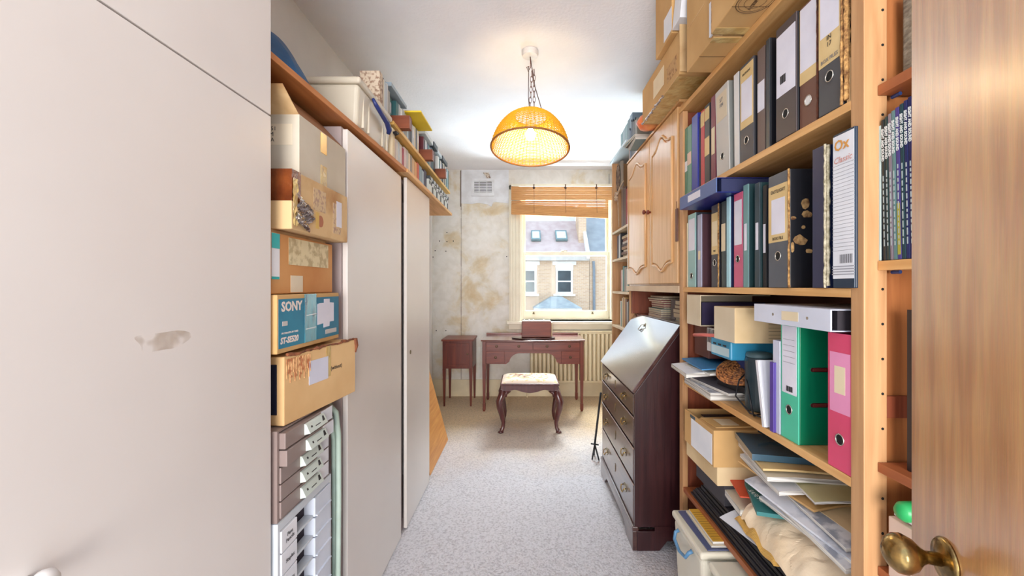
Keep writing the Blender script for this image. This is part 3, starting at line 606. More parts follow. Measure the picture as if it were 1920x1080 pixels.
for z, m in ((SA, m_pine), (SB, m_pine), (SC, m_pine), (SD, wood('red_pine', (166, 98, 58), (140, 74, 40), .5, 'y'))):
    B(kxf, 1.059, ky0+.038, ky1-.041, z-.021, z).obj('shelf', m, bc, bevel=.001)
B(kxf-.004, 1.078, ky0+.038, ky1-.002, SA+.392, SA+.414).obj('top_board', m_pine, bc, bevel=.001)
g = G()
for i in range(34): g.lathe([(.003, 0), (.003, .001)], (kxf+.04, ky0-.0008, .2+i*.075), 'y', 8)
o = g.obj('pin_hole', m_hole, bc); o['kind'] = 'stuff'
B(kxf+.051, kxf+.20, ky0+.004, ky0+.0115, ZY(785, .917), ZY(744, .917)).obj('batten', m_redwood, bc)
TOPZ = SA+.414
# near bay behind the door
nb = thing('magazine_bay', 'narrow pine shelf bay of magazines between the bookcase and the open door', 'shelf', (.9, .6, 0))
sxf = .759
for pz, th in ((ZY(180, .917), .022), (ZY(507, .917), .020), (ZY(884, .917), .02), (ZY(1078, .917), .02)):
    B(sxf, 1.078, .40, .916, pz, pz+th).obj('shelf', m_pine if 1.2 < pz < 1.5 else wood('red_pine', (166, 98, 58), (140, 74, 40), .5, 'y'), nb, bevel=.001)
    g = G().tube([(sxf+.03, .915, pz-.004), (sxf+.03, .895, pz-.004)], .004, 8); g.obj('shelf_pin', paint(40, 60, 110, .4), nb)
B(1.06, 1.078, .38, .916, .001, ZC-.002).obj('back_panel', m_redwood, nb); B(.80, 1.059, .38, .399, .001, ZC-.002).obj('side_panel', m_redwood, nb)
NZ = [ZY(180, .917)+.022, ZY(507, .917)+.02, ZY(884, .917)+.02, ZY(1078, .917)+.02]
# ------------------------------------------------------------------ far bookshelf by the window
fb = thing('window_bookshelf', 'narrow cream-edged bookshelf between the window and the oak cupboard', 'bookshelf', (.9, 3.3, 0))
fx, fy0, fy1 = .74, 3.045, 3.60
FZ = [CH-.62, CH-.316, CH-.04, CH+.222, CH+.45]; m_shelfe = mat('cream_shelf_edge', (232, 216, 190), .5, col2=(220, 196, 160), scale=6)
B(fx, 1.078, fy1-.018, fy1, .001, CH+1.03).obj('side_panel', m_pinez, fb); B(fx+.012, 1.078, fy0, fy0+.016, .001, CH+1.03).obj('side_panel', m_pinez, fb)
B(1.06, 1.078, fy0+.017, fy1-.019, .001, CH+1.03).obj('back_panel', m_redwood, fb)
for z in FZ+[.10, .45]: B(fx, 1.059, fy0+.017, fy1-.019, z-.018, z).obj('shelf', m_shelfe, fb, bevel=.001)
B(fx-.015, 1.078, fy0, fy1+.01, CH+1.031, CH+1.049).obj('top_board', mat('window_lit_board', (206, 222, 230), .5), fb)  # bluish light from the window is put into the board's colour
# ------------------------------------------------------------------ open room door
DA = math.radians(-18); dd = Vector((math.sin(DA), -math.cos(DA), 0)); nn = Vector((-math.cos(DA), -math.sin(DA), 0))
nn = Vector((-math.cos(DA), -math.sin(DA)*1.0, 0)); E = Vector((.586, .6465, 0)); DW = .74
back = -nn*.036
def dpt(t, o, z): p_ = E+dd*t+nn*o; return (p_.x, p_.y, z)
m_door = bpy.data.materials.new('varnished_door'); m_door.use_nodes = True
n_ = m_door.node_tree.nodes; l_ = m_door.node_tree.links; b_ = n_['Principled BSDF']
b_.inputs['Roughness'].default_value = .3; b_.inputs['Coat Weight'].default_value = 1.0; b_.inputs['Coat Roughness'].default_value = .26; b_.inputs['Coat IOR'].default_value = 2.1
t_ = n_.new('ShaderNodeTexCoord'); mp_ = n_.new('ShaderNodeMapping'); mp_.inputs['Scale'].default_value = (10, 10, .8); z_ = n_.new('ShaderNodeTexNoise'); z_.inputs['Scale'].default_value = 5; z_.inputs['Detail'].default_value = 8; z_.inputs['Distortion'].default_value = .3
mp2 = n_.new('ShaderNodeMapping'); mp2.inputs['Scale'].default_value = (60, 60, 2.5); z2 = n_.new('ShaderNodeTexNoise'); z2.inputs['Scale'].default_value = 6; z2.inputs['Detail'].default_value = 3
l_.new(t_.outputs['Object'], mp_.inputs[0]); l_.new(mp_.outputs[0], z_.inputs['Vector']); l_.new(t_.outputs['Object'], mp2.inputs[0]); l_.new(mp2.outputs[0], z2.inputs['Vector'])
r_ = n_.new('ShaderNodeValToRGB'); r_.color_ramp.elements[0].position = .36; r_.color_ramp.elements[0].color = (*lin((184, 124, 74)), 1); r_.color_ramp.elements[1].position = .62; r_.color_ramp.elements[1].color = (*lin((212, 156, 98)), 1)
mxx = n_.new('ShaderNodeMix'); mxx.data_type = 'RGBA'; mxx.blend_type = 'MULTIPLY'; mxx.inputs['Factor'].default_value = .28
l_.new(z_.outputs['Fac'], r_.inputs[0]); l_.new(r_.outputs[0], mxx.inputs['A']); l_.new(z2.outputs['Color'], mxx.inputs['B']); l_.new(mxx.outputs['Result'], b_.inputs['Base Color'])
bp_n = n_.new('ShaderNodeBump'); bp_n.inputs['Strength'].default_value = .12; bp_n.inputs['Distance'].default_value = .004; l_.new(z2.outputs['Fac'], bp_n.inputs['Height']); l_.new(bp_n.outputs[0], b_.inputs['Normal'])
g = G(); g.hexa([dpt(0, 0, .008), dpt(DW, 0, .008), dpt(DW, -.036, .008), dpt(0, -.036, .008), dpt(0, 0, 2.06), dpt(DW, 0, 2.06), dpt(DW, -.036, 2.06), dpt(0, -.036, 2.06)])
dr = struct(g.obj('door_1', m_door, bevel=.002))
def along_n(prof, t, z, name, m, parent, sq=(1, 1), n=28):
    g = G(); g.lathe(prof, (0, 0, 0), 'z', n)
    ax = nn; u = dd; v = Vector((0, 0, 1))
    for vv in g.bm.verts:
        c = vv.co.copy(); vv.co = Vector(dpt(t, 0, z))+u*c.x*sq[0]+v*c.y*sq[1]+ax*c.z
    return g.obj(name, m, parent, smooth=True)
kz = ZY(1047, .57)
m_knobm = mat('worn_brass', (186, 152, 92), .2, 1.0, col2=(120, 100, 66), scale=60)
pk = along_n([(.0285, 0), (.0285, .002), (.026, .005), (.018, .006), (.012, .008)], .085, kz, 'door_rose', m_knobm, dr)
along_n([(.009, .006), (.0085, .022), (.012, .028), (.021, .036), (.0265, .047), (.0255, .056), (.019, .064), (.010, .069), (.002, .070)], .085, kz, 'door_knob', m_knobm, dr, sq=(1, .95))
# ------------------------------------------------------------------ files and books
def lever_arch(name, label, px0, px1, X, z, h, spine, cover=None, d=.285, lab=None, ring=None, hole=.065, lean=0, group=None, cat='file', band=None, pagec=m_pages, worn=None, nopaper=False, wide=None):
    """file whose spine faces the aisle (-x); px0 = far photo column, px1 = near one, on the plane x = X"""
    y1, y0 = YX(px0, X), YX(px1, X)
    if wide: y0 = y1-wide
    d = min(d, 1.055-X); cover = cover or spine; g = G()
    g.box(X, X+.004, y0, y1, z, z+h); g.mi = 1; g.box(X+.004, X+d, y0, y0+.003, z, z+h); g.box(X+.004, X+d, y1-.003, y1, z, z+h)
    o = g.obj(name, [spine, cover], bevel=.0015); tag(o, label, cat, group)
    if not nopaper and y1-y0 > .012: B(X+.02, X+d-.006, y0+.005, y1-.005, z+.004, z+h-.012).obj('paper_block', pagec, o)
    w = y1-y0; yc = (y0+y1)/2
    if lab:   # list of (z0frac, z1frac, widthfrac, material)
        for k, (a, b, wf, m) in enumerate(lab):
            B(X-.0008-.0003*k, X-.0002, yc-w*wf/2, yc+w*wf/2, z+h*a, z+h*b).obj('spine_label', m, o)
    if ring is not None:
        r = min(.0125, w*.2); G().tube([(X-.001, yc+r*math.cos(t*math.pi/12), z+hole+r*math.sin(t*math.pi/12)) for t in range(24)], .0016, 6, closed=True).obj('finger_ring', m_ring, o, smooth=True)
        G().lathe([(r, 0), (r, -.0012)], (X, yc, z+hole), 'x', 20).obj('finger_hole', ring, o)
    if worn:
        g = G(); random.seed(int(px0)); k = 26
        L = [(X-.0002+random.uniform(-.0006, .0008), y0-.0004+random.uniform(-.0008, .0006), z+h*i/k) for i in range(k+1)]
        g.tube(L, [.0028+random.uniform(-.0004, .0007) for _ in L], 6); g.obj('worn_edge', worn, o, smooth=True)
    if band: text(band[0], band[1], (X-.0013, yc, z+h*band[2]), '-x', band[3], o, xs=band[4] if len(band) > 4 else 1)
    if lean: o.rotation_euler.x = math.radians(lean)
    return o
def book(name, label, y0, y1, X, z, h, col, face=1, d=.13, group=None, cat='book', strip=None, pages=True, lean=0):
    """small book, spine towards the aisle: face=+1 left wall (+x), -1 right wall (-x)"""
    g = G(); s = face; t = .0018
    g.box(X, X-s*t, y0, y1, z, z+h); g.box(X-s*t, X-s*d, y0, y0+t, z, z+h); g.box(X-s*t, X-s*d, y1-t, y1, z, z+h)
    o = g.obj(name, col, bevel=.0008, seg=1); tag(o, label, cat, group)
    if pages: B(X-s*(t+.0002), X-s*(d-.004), y0+t, y1-t, z+.002, z+h-.004).obj('page_block', m_pages, o)
    if strip:
        for (a, b, m) in strip: B(X+s*.0002, X+s*.0009, y0+(y1-y0)*.15, y1-(y1-y0)*.15, z+h*a, z+h*b).obj('spine_label', m, o)
    if lean: o.rotation_euler.x = math.radians(lean)
    return o
P_ = paint
c_grey = P_(72, 70, 76, .5); c_black = P_(30, 30, 36, .45); c_navy = P_(28, 40, 78, .4); c_teal = P_(96, 150, 150, .45); c_dteal = P_(30, 60, 64, .45)
c_blue = P_(38, 48, 150, .35); c_green = P_(106, 150, 126, .5); c_red = P_(190, 60, 66, .5); c_maroon = P_(120, 36, 62, .45); c_brown = P_(112, 74, 60, .5)
c_white = P_(224, 222, 220, .4); c_lgrey = P_(182, 180, 172, .5); c_mgrey = P_(140, 142, 138, .5); c_lblue = P_(150, 196, 208, .4); c_pink = P_(222, 84, 112, .4)
w_edge = mat('worn_board_edge', (206, 158, 96), .9, col2=(120, 80, 44), scale=80, bump=.8, bscale=120)
w_edgew = mat('worn_pale_edge', (206, 196, 170), .9, col2=(150, 140, 112), scale=80, bump=.8, bscale=120)
G1 = None
A = SA+.0005
lever_arch('lever_arch_file', 'sage green lever arch file at the far end of the top file row', 1289, 1296, .735, A, .30, c_green, lab=[(.42, .60, 1, P_(226, 196, 176))])
lever_arch('ring_binder', 'narrow green binder wedged against the far upright of the top file row', 1282.6, 1288.6, .738, A, .305, P_(84, 136, 116, .5), lab=[(.35, .5, 1, m_paper)])
lever_arch('lever_arch_file', 'bright royal blue binder in the top file row', 1297, 1308, .733, A, .32, c_blue, c_blue)
lever_arch('folder', 'thin dark grey folder between the royal blue binder and the red file', 1309, 1313, .74, A, .30, c_grey)
lever_arch('lever_arch_file', 'narrow red file with a cream top in the top file row', 1314, 1320.5, .735, A, .31, c_red, lab=[(.78, .97, 1, m_creaml)])
lever_arch('lever_arch_file', 'narrow black file with two cream labels beside the red file', 1321, 1330.5, .735, A, .315, c_black, lab=[(.80, .96, .9, m_creaml), (.35, .58, .9, m_creaml)])
o = lever_arch('ring_binder', 'slim maroon binder with a long cream label leaning in the top file row', 1333, 1341.5, .735, A, .325, c_maroon, P_(100, 24, 66, .4), lab=[(.30, .62, .7, m_cream)])
o = lever_arch('lever_arch_file', 'pale grey leaning lever arch file with a plain dark finger hole', 1344, 1368, .733, A, .325, P_(196, 192, 186, .5), c_mgrey, lab=[(.62, .93, .8, m_cardw)], ring=m_hole, lean=-2.5, band=('S/7\n104', .02, .82, m_greyin))
lever_arch('folder', 'white slim folder next to the grey leaning file', 1377, 1386, .737, A, .325, c_white, c_mgrey, lean=-1)
lever_arch('lever_arch_file', 'charcoal box-spined file with a tall white label left of the thin black folders, top row', 1388, 1413, .732, A, .322, c_grey, c_black, lab=[(.34, .97, .96, m_creaml), (.42, .82, .8, m_lab)], ring=m_hole, hole=.065, band=('EASTLIGHT', .010, .895, m_ink))
lever_arch('ring_binder', 'slim brown-grey ring binder with a white label between two thick black files', 1420, 1434, .738, A+.001, .325, P_(112, 92, 86, .5), c_black, lab=[(.40, .68, .9, m_lab)])
lever_arch('folder', 'slim tall black folder with its cover facing the door', 1436, 1443, .735, A, .33, P_(52, 56, 62, .4), c_black)
o = lever_arch('lever_arch_file', 'thick black lever arch file with wide barcoded label, top row', 1455, 1493, .728, A, .322, P_(74, 62, 62, .45), c_black, lab=[(.38, .92, .92, m_lab)], ring=m_hole)
G0 = ORG[o.name]
g = G()
for i in range(9): g.box(.7262, .7268, 1.187+i*.0028, 1.187+i*.0028+(.0018 if i % 3 else .001), A+.155, A+.178)
g.obj('barcode', m_ink, o)
lever_arch('lever_arch_file', 'brown lever arch file with a white metal-lined finger hole, top row', 1499.5, 1533, .735, A, .322, c_brown, P_(60, 36, 30, .5), lab=[(.36, .98, .97, m_creaml), (.46, .98, .9, m_lab)], ring=c_white, worn=mat('worn_brown', (110, 60, 40), .9, col2=(60, 30, 20), scale=60))
o = lever_arch('lever_arch_file', 'slate grey lever arch file with torn tan edge, near end of top row', 1535, 1578, .728, A, .322, P_(72, 72, 76, .45), c_black, lab=[(.36, .98, .97, m_creaml), (.58, .98, .82, m_lab)], ring=m_hole, hole=.085, band=('BOX FILES', .0125, .395, m_greyin, 1), worn=w_edge)
text('IN\n17', .016, (.7262, ORG[o.name].y, A+.17), '-x', m_ink, o)
g = G(); random.seed(5); k = 30
yy = YX(1579, .728)
g.tube([(.734+random.uniform(-.001, .001), yy-.0065+random.uniform(-.001, .001), A+.008+.31*i/k) for i in range(k+1)], [.0072+random.uniform(-.0008, .0008) for _ in range(k+1)], 7); g.obj('torn_binding', w_edge, o, smooth=False)
tag(B(.735, .80, .962, .972, A, A+.10).obj('paper_scrap', m_card3), 'scrap of brown card against the near upright of the top row', 'paper')

Bz = SB+.0005
lever_arch('lever_arch_file', 'pale teal lever arch file at the far end of the middle row, paper label above', 1290, 1304, .735, Bz, .322, P_(150, 190, 188, .4), P_(58, 72, 84, .5), lab=[(.50, .93, .8, m_lab)], ring=m_hole, hole=.05)
lever_arch('folder', 'narrow cream folder against the far upright of the middle row', 1287.4, 1289.4, .736, Bz, .29, m_cream)
lever_arch('lever_arch_file', 'lavender-spined binder with a dark maroon cover, middle row', 1307.5, 1315, .735, Bz, .305, P_(170, 172, 196, .4), P_(86, 54, 62, .45), lab=[(.38, .5, .5, m_cream)])
lever_arch('lever_arch_file', 'small worn black file with a yellowed label and finger hole, middle row', 1334, 1347, .735, Bz, .318, c_grey, c_black, lab=[(.40, .90, .95, m_creaml), (.50, .80, .75, m_cream)], ring=m_hole, hole=.095, band=('BOX', .011, .44, m_ink, .8), worn=w_edge)
lever_arch('ring_binder', 'slim black binder with a cream label strip, middle row', 1352.5, 1360.5, .737, Bz, .318, P_(56, 68, 70, .4), c_black, lab=[(.42, .74, .9, m_cream)])
lever_arch('ring_binder', 'slim ice-blue binder with a navy cover, middle row', 1362, 1368.5, .732, Bz, .325, P_(170, 214, 224, .35), c_navy)
o = lever_arch('lever_arch_file', 'pink lever arch file with torn white label and finger hole, middle row', 1376, 1392, .735, Bz, .325, P_(206, 96, 128, .4), P_(160, 40, 70, .4), lab=[(.45, .92, .85, m_lab)], ring=m_hole, hole=.098)
lever_arch('ring_binder', 'grey-teal ring binder with two rivets and a white label, middle row', 1393.5, 1402.5, .732, Bz, .34, P_(112, 152, 152, .4), c_dteal, lab=[(.36, .62, .5, m_lab)])
lever_arch('ring_binder', 'dark slate ring binder with a long white label, middle row', 1415, 1424, .735, Bz, .33, P_(48, 66, 76, .4), c_dteal, lab=[(.36, .62, .55, m_lab)])
lever_arch('folder', 'thin black folder just left of the large labelled file, middle row', 1430, 1437, .74, Bz, .315, c_black, c_black, lab=[(.34, .62, .6, m_lab)])
o = lever_arch('lever_arch_file', 'large grey box file labelled in cream with a battered tan edge, middle row', 1441, 1479, .722, Bz, .325, P_(88, 92, 100, .4), c_black, lab=[(.40, .90, .97, m_creaml), (.47, .78, .66, m_lab)], ring=m_hole, hole=.09, band=('EASTLIGHT', .0135, .845, m_ink), worn=w_edge)
text('BOX FILE', .0125, (.7205, ORG[o.name].y, Bz+.325*.43), '-x', m_ink, o)
g = G(); yy = YX(1479, .722); random.seed(2)
for (a, b, c, d_) in ((.03, .13, .02, .018), (.012, .19, .008, .008), (.05, .2, .015, .012), (.04, .165, .006, .006), (.055, .1, .01, .008), (.045, .23, .012, .02), (.01, .11, .006, .02)):
    g.prism([(.722+a+c*math.cos(t)*random.uniform(.7, 1.1), Bz+b+d_*math.sin(t)*random.uniform(.6, 1)) for t in [i*math.pi/4 for i in range(8)]], 'y', yy-.0008, yy+.001)
g.obj('worn_patch', mat('bare_board', (206, 164, 108), .9, col2=(96, 60, 34), scale=50), o)
o = lever_arch('lever_arch_file', 'very worn navy file with a frayed pale edge, middle row', 1523, 1547, .722, Bz, .345, P_(44, 48, 78, .4), c_navy, worn=w_edgew)
yy = YX(1548, .722); random.seed(9)
g = G(); g.tube([(.7255+random.uniform(-.0008, .0008), yy-.0035+random.uniform(-.0008, .0008), Bz+.005+.336*i/30) for i in range(31)], [.004+random.uniform(-.0005, .0007) for _ in range(31)], 6); g.obj('frayed_binding', w_edgew, o)
o = lever_arch('lever_arch_file', 'white-labelled lined file with orange lettering beside the near upright, middle row', 1562, 1602, .722, Bz, .355, P_(30, 50, 70, .4), P_(20, 40, 60, .4), lab=[(.06, .985, .97, m_paper)])
oy = ORG[o.name].y; g = G()
for i in range(24): g.box(.7207, .7211, oy-.034, oy+.034, Bz+.085+i*.0085, Bz+.0856+i*.0085)
for i in range(4): g.box(.7206, .7211, oy-.034, oy+.034, Bz+.03+i*.006, Bz+.032+i*.006)
g.obj('ruled_line', mat('rule_line', (150, 150, 160), .7), o)
g = G()
for i in range(12): g.box(.7206, .7211, oy-.028+i*.0032, oy-.028+i*.0032+(.002 if i % 2 else .001), Bz+.056, Bz+.076)
g.obj('barcode', m_greyin, o); text('Ox', .034, (.7206, oy+.004, Bz+.325), '-x', P_(214, 150, 70), o, bold=.0006); text('Classic', .020, (.7206, oy+.001, Bz+.292), '-x', P_(206, 150, 140), o, shear=.3)
# rivets on ring binders
# ---- blue lever arch lying flat on the far part of the middle row
fb_y0, fb_y1 = 1.468, 1.812
g = G(); z = SB+.3275
g.box(.66, .664, fb_y0, fb_y1, z, z+.052); g.mi = 1; g.box(.664, .93, fb_y0, fb_y1, z, z+.003); g.box(.664, .93, fb_y0, fb_y1, z+.049, z+.052)
o = tag(g.obj('lever_arch_file', [P_(84, 106, 160, .35), P_(26, 40, 120, .35)], bevel=.0015), 'blue lever arch file lying flat across the tops of the middle row, jutting out', 'file')
B(.68, .925, fb_y0+.004, fb_y1-.004, z+.0035, z+.0485).obj('paper_block', P_(40, 46, 86, .7), o); B(.6592, .6598, 1.60, 1.72, z+.014, z+.040).obj('spine_label', m_lab, o)
g = G(); g.box(.722, .728, 2.015, 2.04, 1.545, 1.70); g.tube([(.724, 2.028, 1.70), (.724, 2.028, 1.735)], .0015, 5); tag(g.obj('hanging_tag', c_brown), 'long brown key tag hanging from the edge of the oak cupboard door', 'tag')

# ---- third row: boxes, basket, cylinder, green and pink files
Cz = SC+.0005
def abox(name, label, x0, x1, y0, y1, z0, z1, m, cat='box', bevel=.002, group=None): return tag(B(x0, x1, y0, y1, z0, z1).obj(name, m, bevel=bevel), label, cat, group)
o = abox('box', 'dark brown box standing at the back left of the third shelf', .77, 1.04, 1.78, 1.93, Cz+.125, CH-.166, P_(92, 50, 46, .5))
# open-ended cream magazine box
g = G(); a, b, c, d_ = YX(1313, .715), YX(1288, .715), CH-.162, CH-.036
g.box(.715, .718, a, b, c, d_); g.box(.718, 1.0, a, b, c, c+.003); g.box(.718, 1.0, a, b, d_-.003, d_); g.box(.718, 1.0, b-.003, b, c+.003, d_-.003)
o = tag(g.obj('magazine_box', m_cardw), 'cream card magazine box lying on its side at the far end of the third shelf', 'box'); B(.73, .99, a+.02, b-.01, c+.004, d_-.03).obj('magazine_stack', P_(46, 34, 70, .5), o)
a, b = YX(1378, .70), YX(1339, .70)
o = abox('cardboard_box', 'pale cream card box with a tan side wedged high on the third shelf', .70, 1.0, a, b, CH-.190, CH-.072, m_card2)
B(.6992, .6998, a+.002, b-.002, CH-.189, CH-.073).obj('front_sheet', m_cardw, o)
g = G()
for i in range(10): g.box(.812, .995, a-.0006, a-.0001, CH-.185+i*.0115, CH-.1842+i*.0115)
g.obj('printed_grid', m_ink, o)
# things under the cream box
o = abox('tool_case', 'small bright blue tool case with pink-capped marker under the cream box', .725, .99, 1.50, 1.66, CH-.262, CH-.194, P_(56, 150, 190, .35), 'case', .006)
B(.724, .7246, 1.51, 1.65, CH-.252, CH-.222).obj('printed_strip', P_(190, 216, 224, .4), o); g = G()
for i in range(3): g.box(.7236, .7243, 1.53+i*.04, 1.555+i*.04, CH-.218, CH-.212)
g.obj('slot', m_black, o)
tag(G().tube([(.70, 1.76, CH-.200), (.715, 1.70, CH-.193), (.74, 1.60, CH-.186+.0), (.75, 1.585, CH-.184)], .007, 8).obj('marker_pen', P_(214, 110, 100, .4), smooth=True), 'salmon pink pen resting beside the blue tool case', 'pen')
o = abox('striped_card', 'black and white striped packet behind the pink pen', .745, .76, 1.67, 1.74, CH-.26, CH-.168, c_white, 'packet', .001); g = G()
for i in range(5): g.box(.7442, .745, 1.675+i*.013, 1.681+i*.013, CH-.225, CH-.17)
g.obj('stripe', m_black, o)
abox('folder_box', 'navy document case filling the back of the third shelf under the cream box', .80, 1.05, 1.36, 1.64, Cz+.12, CH-.265, P_(30, 50, 110, .5), 'case')
# stacks of papers and magazines sticking out, each sheet bundle its own thing
m_pedge = mat('sheet_edges', (230, 226, 218), .7, col2=(120, 112, 104), scale=7, stretch=(.6, .6, 90), lo=.38, hi=.56)
def sheets(name, label, cx, cy, w, l, z, th, m, rz=0, droop=0, cat='paper', curl=0, seed=0, pitch=0, group=None, edge=None):
    """a limp bundle of paper lying at z, w along x, l along y; its aisle edge droops"""
    random.seed(seed+int(cx*1000)); ph = random.uniform(0, 6)
    ca, sa = math.cos(math.radians(rz)), math.sin(math.radians(rz))
    def top(u, v, zz):
        x = (u-.5)*w; y = (v-.5)*l; e = max(0, .45-u)/.45
        dz = -droop*e**1.7+curl*math.sin(3*v+ph+2*u)*.5+pitch*(.5-v)*l
        return Vector((cx+x*ca-y*sa, cy+x*sa+y*ca, z+zz+dz))
    g = G(); g.grid(lambda u, v: top(u, v, th), 10, 8); g.grid(lambda u, v: top(u, v, 0), 10, 8)
    g.mi = 1
    for (f, n) in ((lambda t, k: top(0, t, th*k), 8), (lambda t, k: top(1, t, th*k), 8), (lambda t, k: top(t, 0, th*k), 10), (lambda t, k: top(t, 1, th*k), 10)):
        g.grid(lambda u, v, f=f: f(u, v), n, 1)
    bmesh.ops.remove_doubles(g.bm, verts=g.bm.verts, dist=.00005)
    o = g.obj(name, [m, m_pedge if th > .006 and m not in (m_card, m_card2, c_black) and 'book' not in name and 'folder' not in name else m]); return tag(o, label, cat, group)
m_ivory = paint(224, 214, 190, .7); m_grp = mat('printed_sheet', (214, 216, 222), .6, col2=(150, 156, 170), scale=26, detail=5, lo=.38, hi=.52)
m_maps = mat('printed_map', (220, 222, 230), .6, col2=(170, 176, 190), scale=14, detail=6, lo=.36, hi=.5)
sheets('magazine_stack', 'stack of old magazines at the shelf edge under the loose papers, third shelf', .86, 1.74, .31, .30, Cz, .028, m_grp, rz=-3, seed=1, cat='magazines')
sheets('magazine', 'grey magazine on top of the stack, third shelf', .87, 1.70, .29, .28, Cz+.029, .010, P_(120, 116, 124, .5), rz=6, cat='magazine')
sheets('box_folder', 'black folder lying on the grey magazine, third shelf', .90, 1.60, .24, .22, Cz+.041, .022, c_black, rz=9, cat='folder')
sheets('magazine', 'manila folder on the black folder, third shelf', .92, 1.63, .24, .2, Cz+.065, .008, m_cream, rz=4, cat='folder')
sheets('paper_bundle', 'limp bundle of white papers drooping over the third shelf edge', .82, 1.80, .33, .25, Cz+.074, .016, m_paper, rz=-6, droop=.012, curl=.004, cat='papers')
sheets('loose_papers', 'creased cream papers just under the blue folder', .86, 1.76, .30, .23, Cz+.094, .007, m_ivory, rz=2, droop=.012, curl=.004, cat='papers')
sheets('blue_folder', 'bright blue card folder on top of the drooping papers', .86, 1.78, .32, .26, Cz+.106, .005, P_(58, 132, 186, .45), rz=-4, droop=.006, cat='folder')
# wicker basket lid
m_wick = mat('wicker', (176, 112, 60), .6, col2=(96, 52, 26), scale=90, lo=.4, hi=.55, bump=.7, bscale=90)
g = G()
for i in range(9):
    r = .010+i*.0078; g.tube([(r*1.15*math.cos(t*math.pi/14), r*math.sin(t*math.pi/14), -.0006*i*i*.3+.0012*(t % 2)) for t in range(28)], .0052, 5, closed=True)
g.tube([(.084*math.cos(t*math.pi/14), .073*math.sin(t*math.pi/14), -.018) for t in range(28)], .006, 5, closed=True)
g.rot((0, 0, 0), 'Y', -16); g.rot((0, 0, 0), 'X', 22); bmesh.ops.translate(g.bm, vec=(.80, 1.575, CH-.300), verts=g.bm.verts)
tag(g.obj('wicker_basket', m_wick, smooth=True), 'round woven wicker basket lid tilted beside the black cylinder', 'basket')
m_cyl = mat('slate_plastic', (44, 64, 72), .3, col2=(36, 54, 62), scale=3)
cyl = thing('cylinder_speaker', 'slate-blue cylindrical gadget standing on the third shelf with a cable', 'speaker', (.812, 1.475, Cz))
G().lathe([(.040, .001), (.044, .006), (.045, .17), (.042, .182)], (.812, 1.475, Cz), 'z', 32).obj('body', m_cyl, cyl, smooth=False)
G().lathe([(.041, .183), (.043, .188), (.040, .198), (.02, .202), (.004, .202)], (.812, 1.475, Cz), 'z', 32).obj('cap', mat('slate_cap', (84, 110, 116), .35), cyl, smooth=True)
pts = []
for i in range(40):
    t = i/39; a = t*2*math.pi*1.15; pts.append((.765-.035*math.sin(a*.9), 1.47-.10*math.sin(a)*.5-.18*t, Cz+.006+.10*max(0, math.cos(a*.55))**1.2))
G().tube(pts, .0028, 6).obj('cable', m_black, cyl, smooth=True)
G().tube([(.80, 1.52, Cz+.13), (.75, 1.49, Cz+.10), (.728, 1.47, Cz+.05), (.74, 1.40, Cz+.012), (.77, 1.37, Cz+.004), (.80, 1.35, Cz+.004)], .0028, 6).obj('cable', m_black, cyl, smooth=True)
tag(G().tube([(.86, 1.66, Cz+.108), (.85, 1.62, Cz+.09), (.88, 1.56, Cz+.05), (1.0, 1.55, Cz+.03)], .006, 8).obj('blue_cable', P_(30, 70, 190, .4), smooth=True), 'loop of thick blue cable behind the slate cylinder', 'cable')
lever_arch('box_file', 'white elasticated folder standing left of the green lever arch file', 1449, 1462, .735, Cz, .27, P_(206, 208, 226, .4), P_(190, 190, 214, .4), nopaper=False)
o = lever_arch('folder', 'small purple folder behind the leaning white one', 1443, 1450, .727, Cz, .205, P_(84, 60, 150, .4))
o = lever_arch('folder', 'white slim file leaning to the left beside the purple folder', 1428.5, 1433.5, .722, Cz+.002, .20, P_(226, 226, 232, .4), lean=-11)
# green lever arch file
m_g1 = P_(78, 200, 164, .35); m_g2 = P_(0, 112, 76, .35)
o = lever_arch('lever_arch_file', 'green lever arch file with a white label and barcode on the third shelf', 1464, 1497, .737, Cz, .322, m_g1, m_g2, lab=[(.40, .985, .82, m_lab)], ring=m_hole, hole=.085)
oy = ORG[o.name].y; gy0 = YX(1497, .737)
g = G()
for i in range(11): g.box(.7353, .7358, oy-.016+i*.0026, oy-.016+i*.0026+(.0016 if i % 3 else .0008), Cz+.135, Cz+.150)
g.obj('barcode', m_ink, o); g = G()
for i in range(5): g.box(.7354, .7358, oy-.026, oy+.026, Cz+.215+i*.016, Cz+.2155+i*.016)
g.obj('ruled_line', m_greyin, o)
for zz in (.108, .203):
    g = G(); xa, xb = .775, .812
    g.prism([(xa+.006*math.cos(t), Cz+zz+.006*math.sin(t)) for t in [math.pi/2+i*math.pi/8 for i in range(9)]]+[(xb+.006*math.cos(t), Cz+zz+.006*math.sin(t)) for t in [-math.pi/2+i*math.pi/8 for i in range(9)]], 'y', gy0-.0014, gy0); g.obj('metal_slot', m_ring, o)
    g = G(); g.prism([(xa, Cz+zz-.004), (xb, Cz+zz-.004), (xb, Cz+zz+.004), (xa, Cz+zz+.004)], 'y', gy0-.002, gy0-.0014); g.obj('slot_opening', P_(96, 26, 20, .6), o)
m_p1 = P_(218, 74, 112, .35)
o = lever_arch('lever_arch_file', 'bright pink lever arch file beside the near upright on the third shelf', 1552, 1600, .732, Cz, .318, m_p1, P_(200, 50, 90, .35), lab=[(.42, .86, .8, P_(232, 150, 190, .3)), (.56, .76, .42, m_cream)], ring=m_hole, hole=.072)
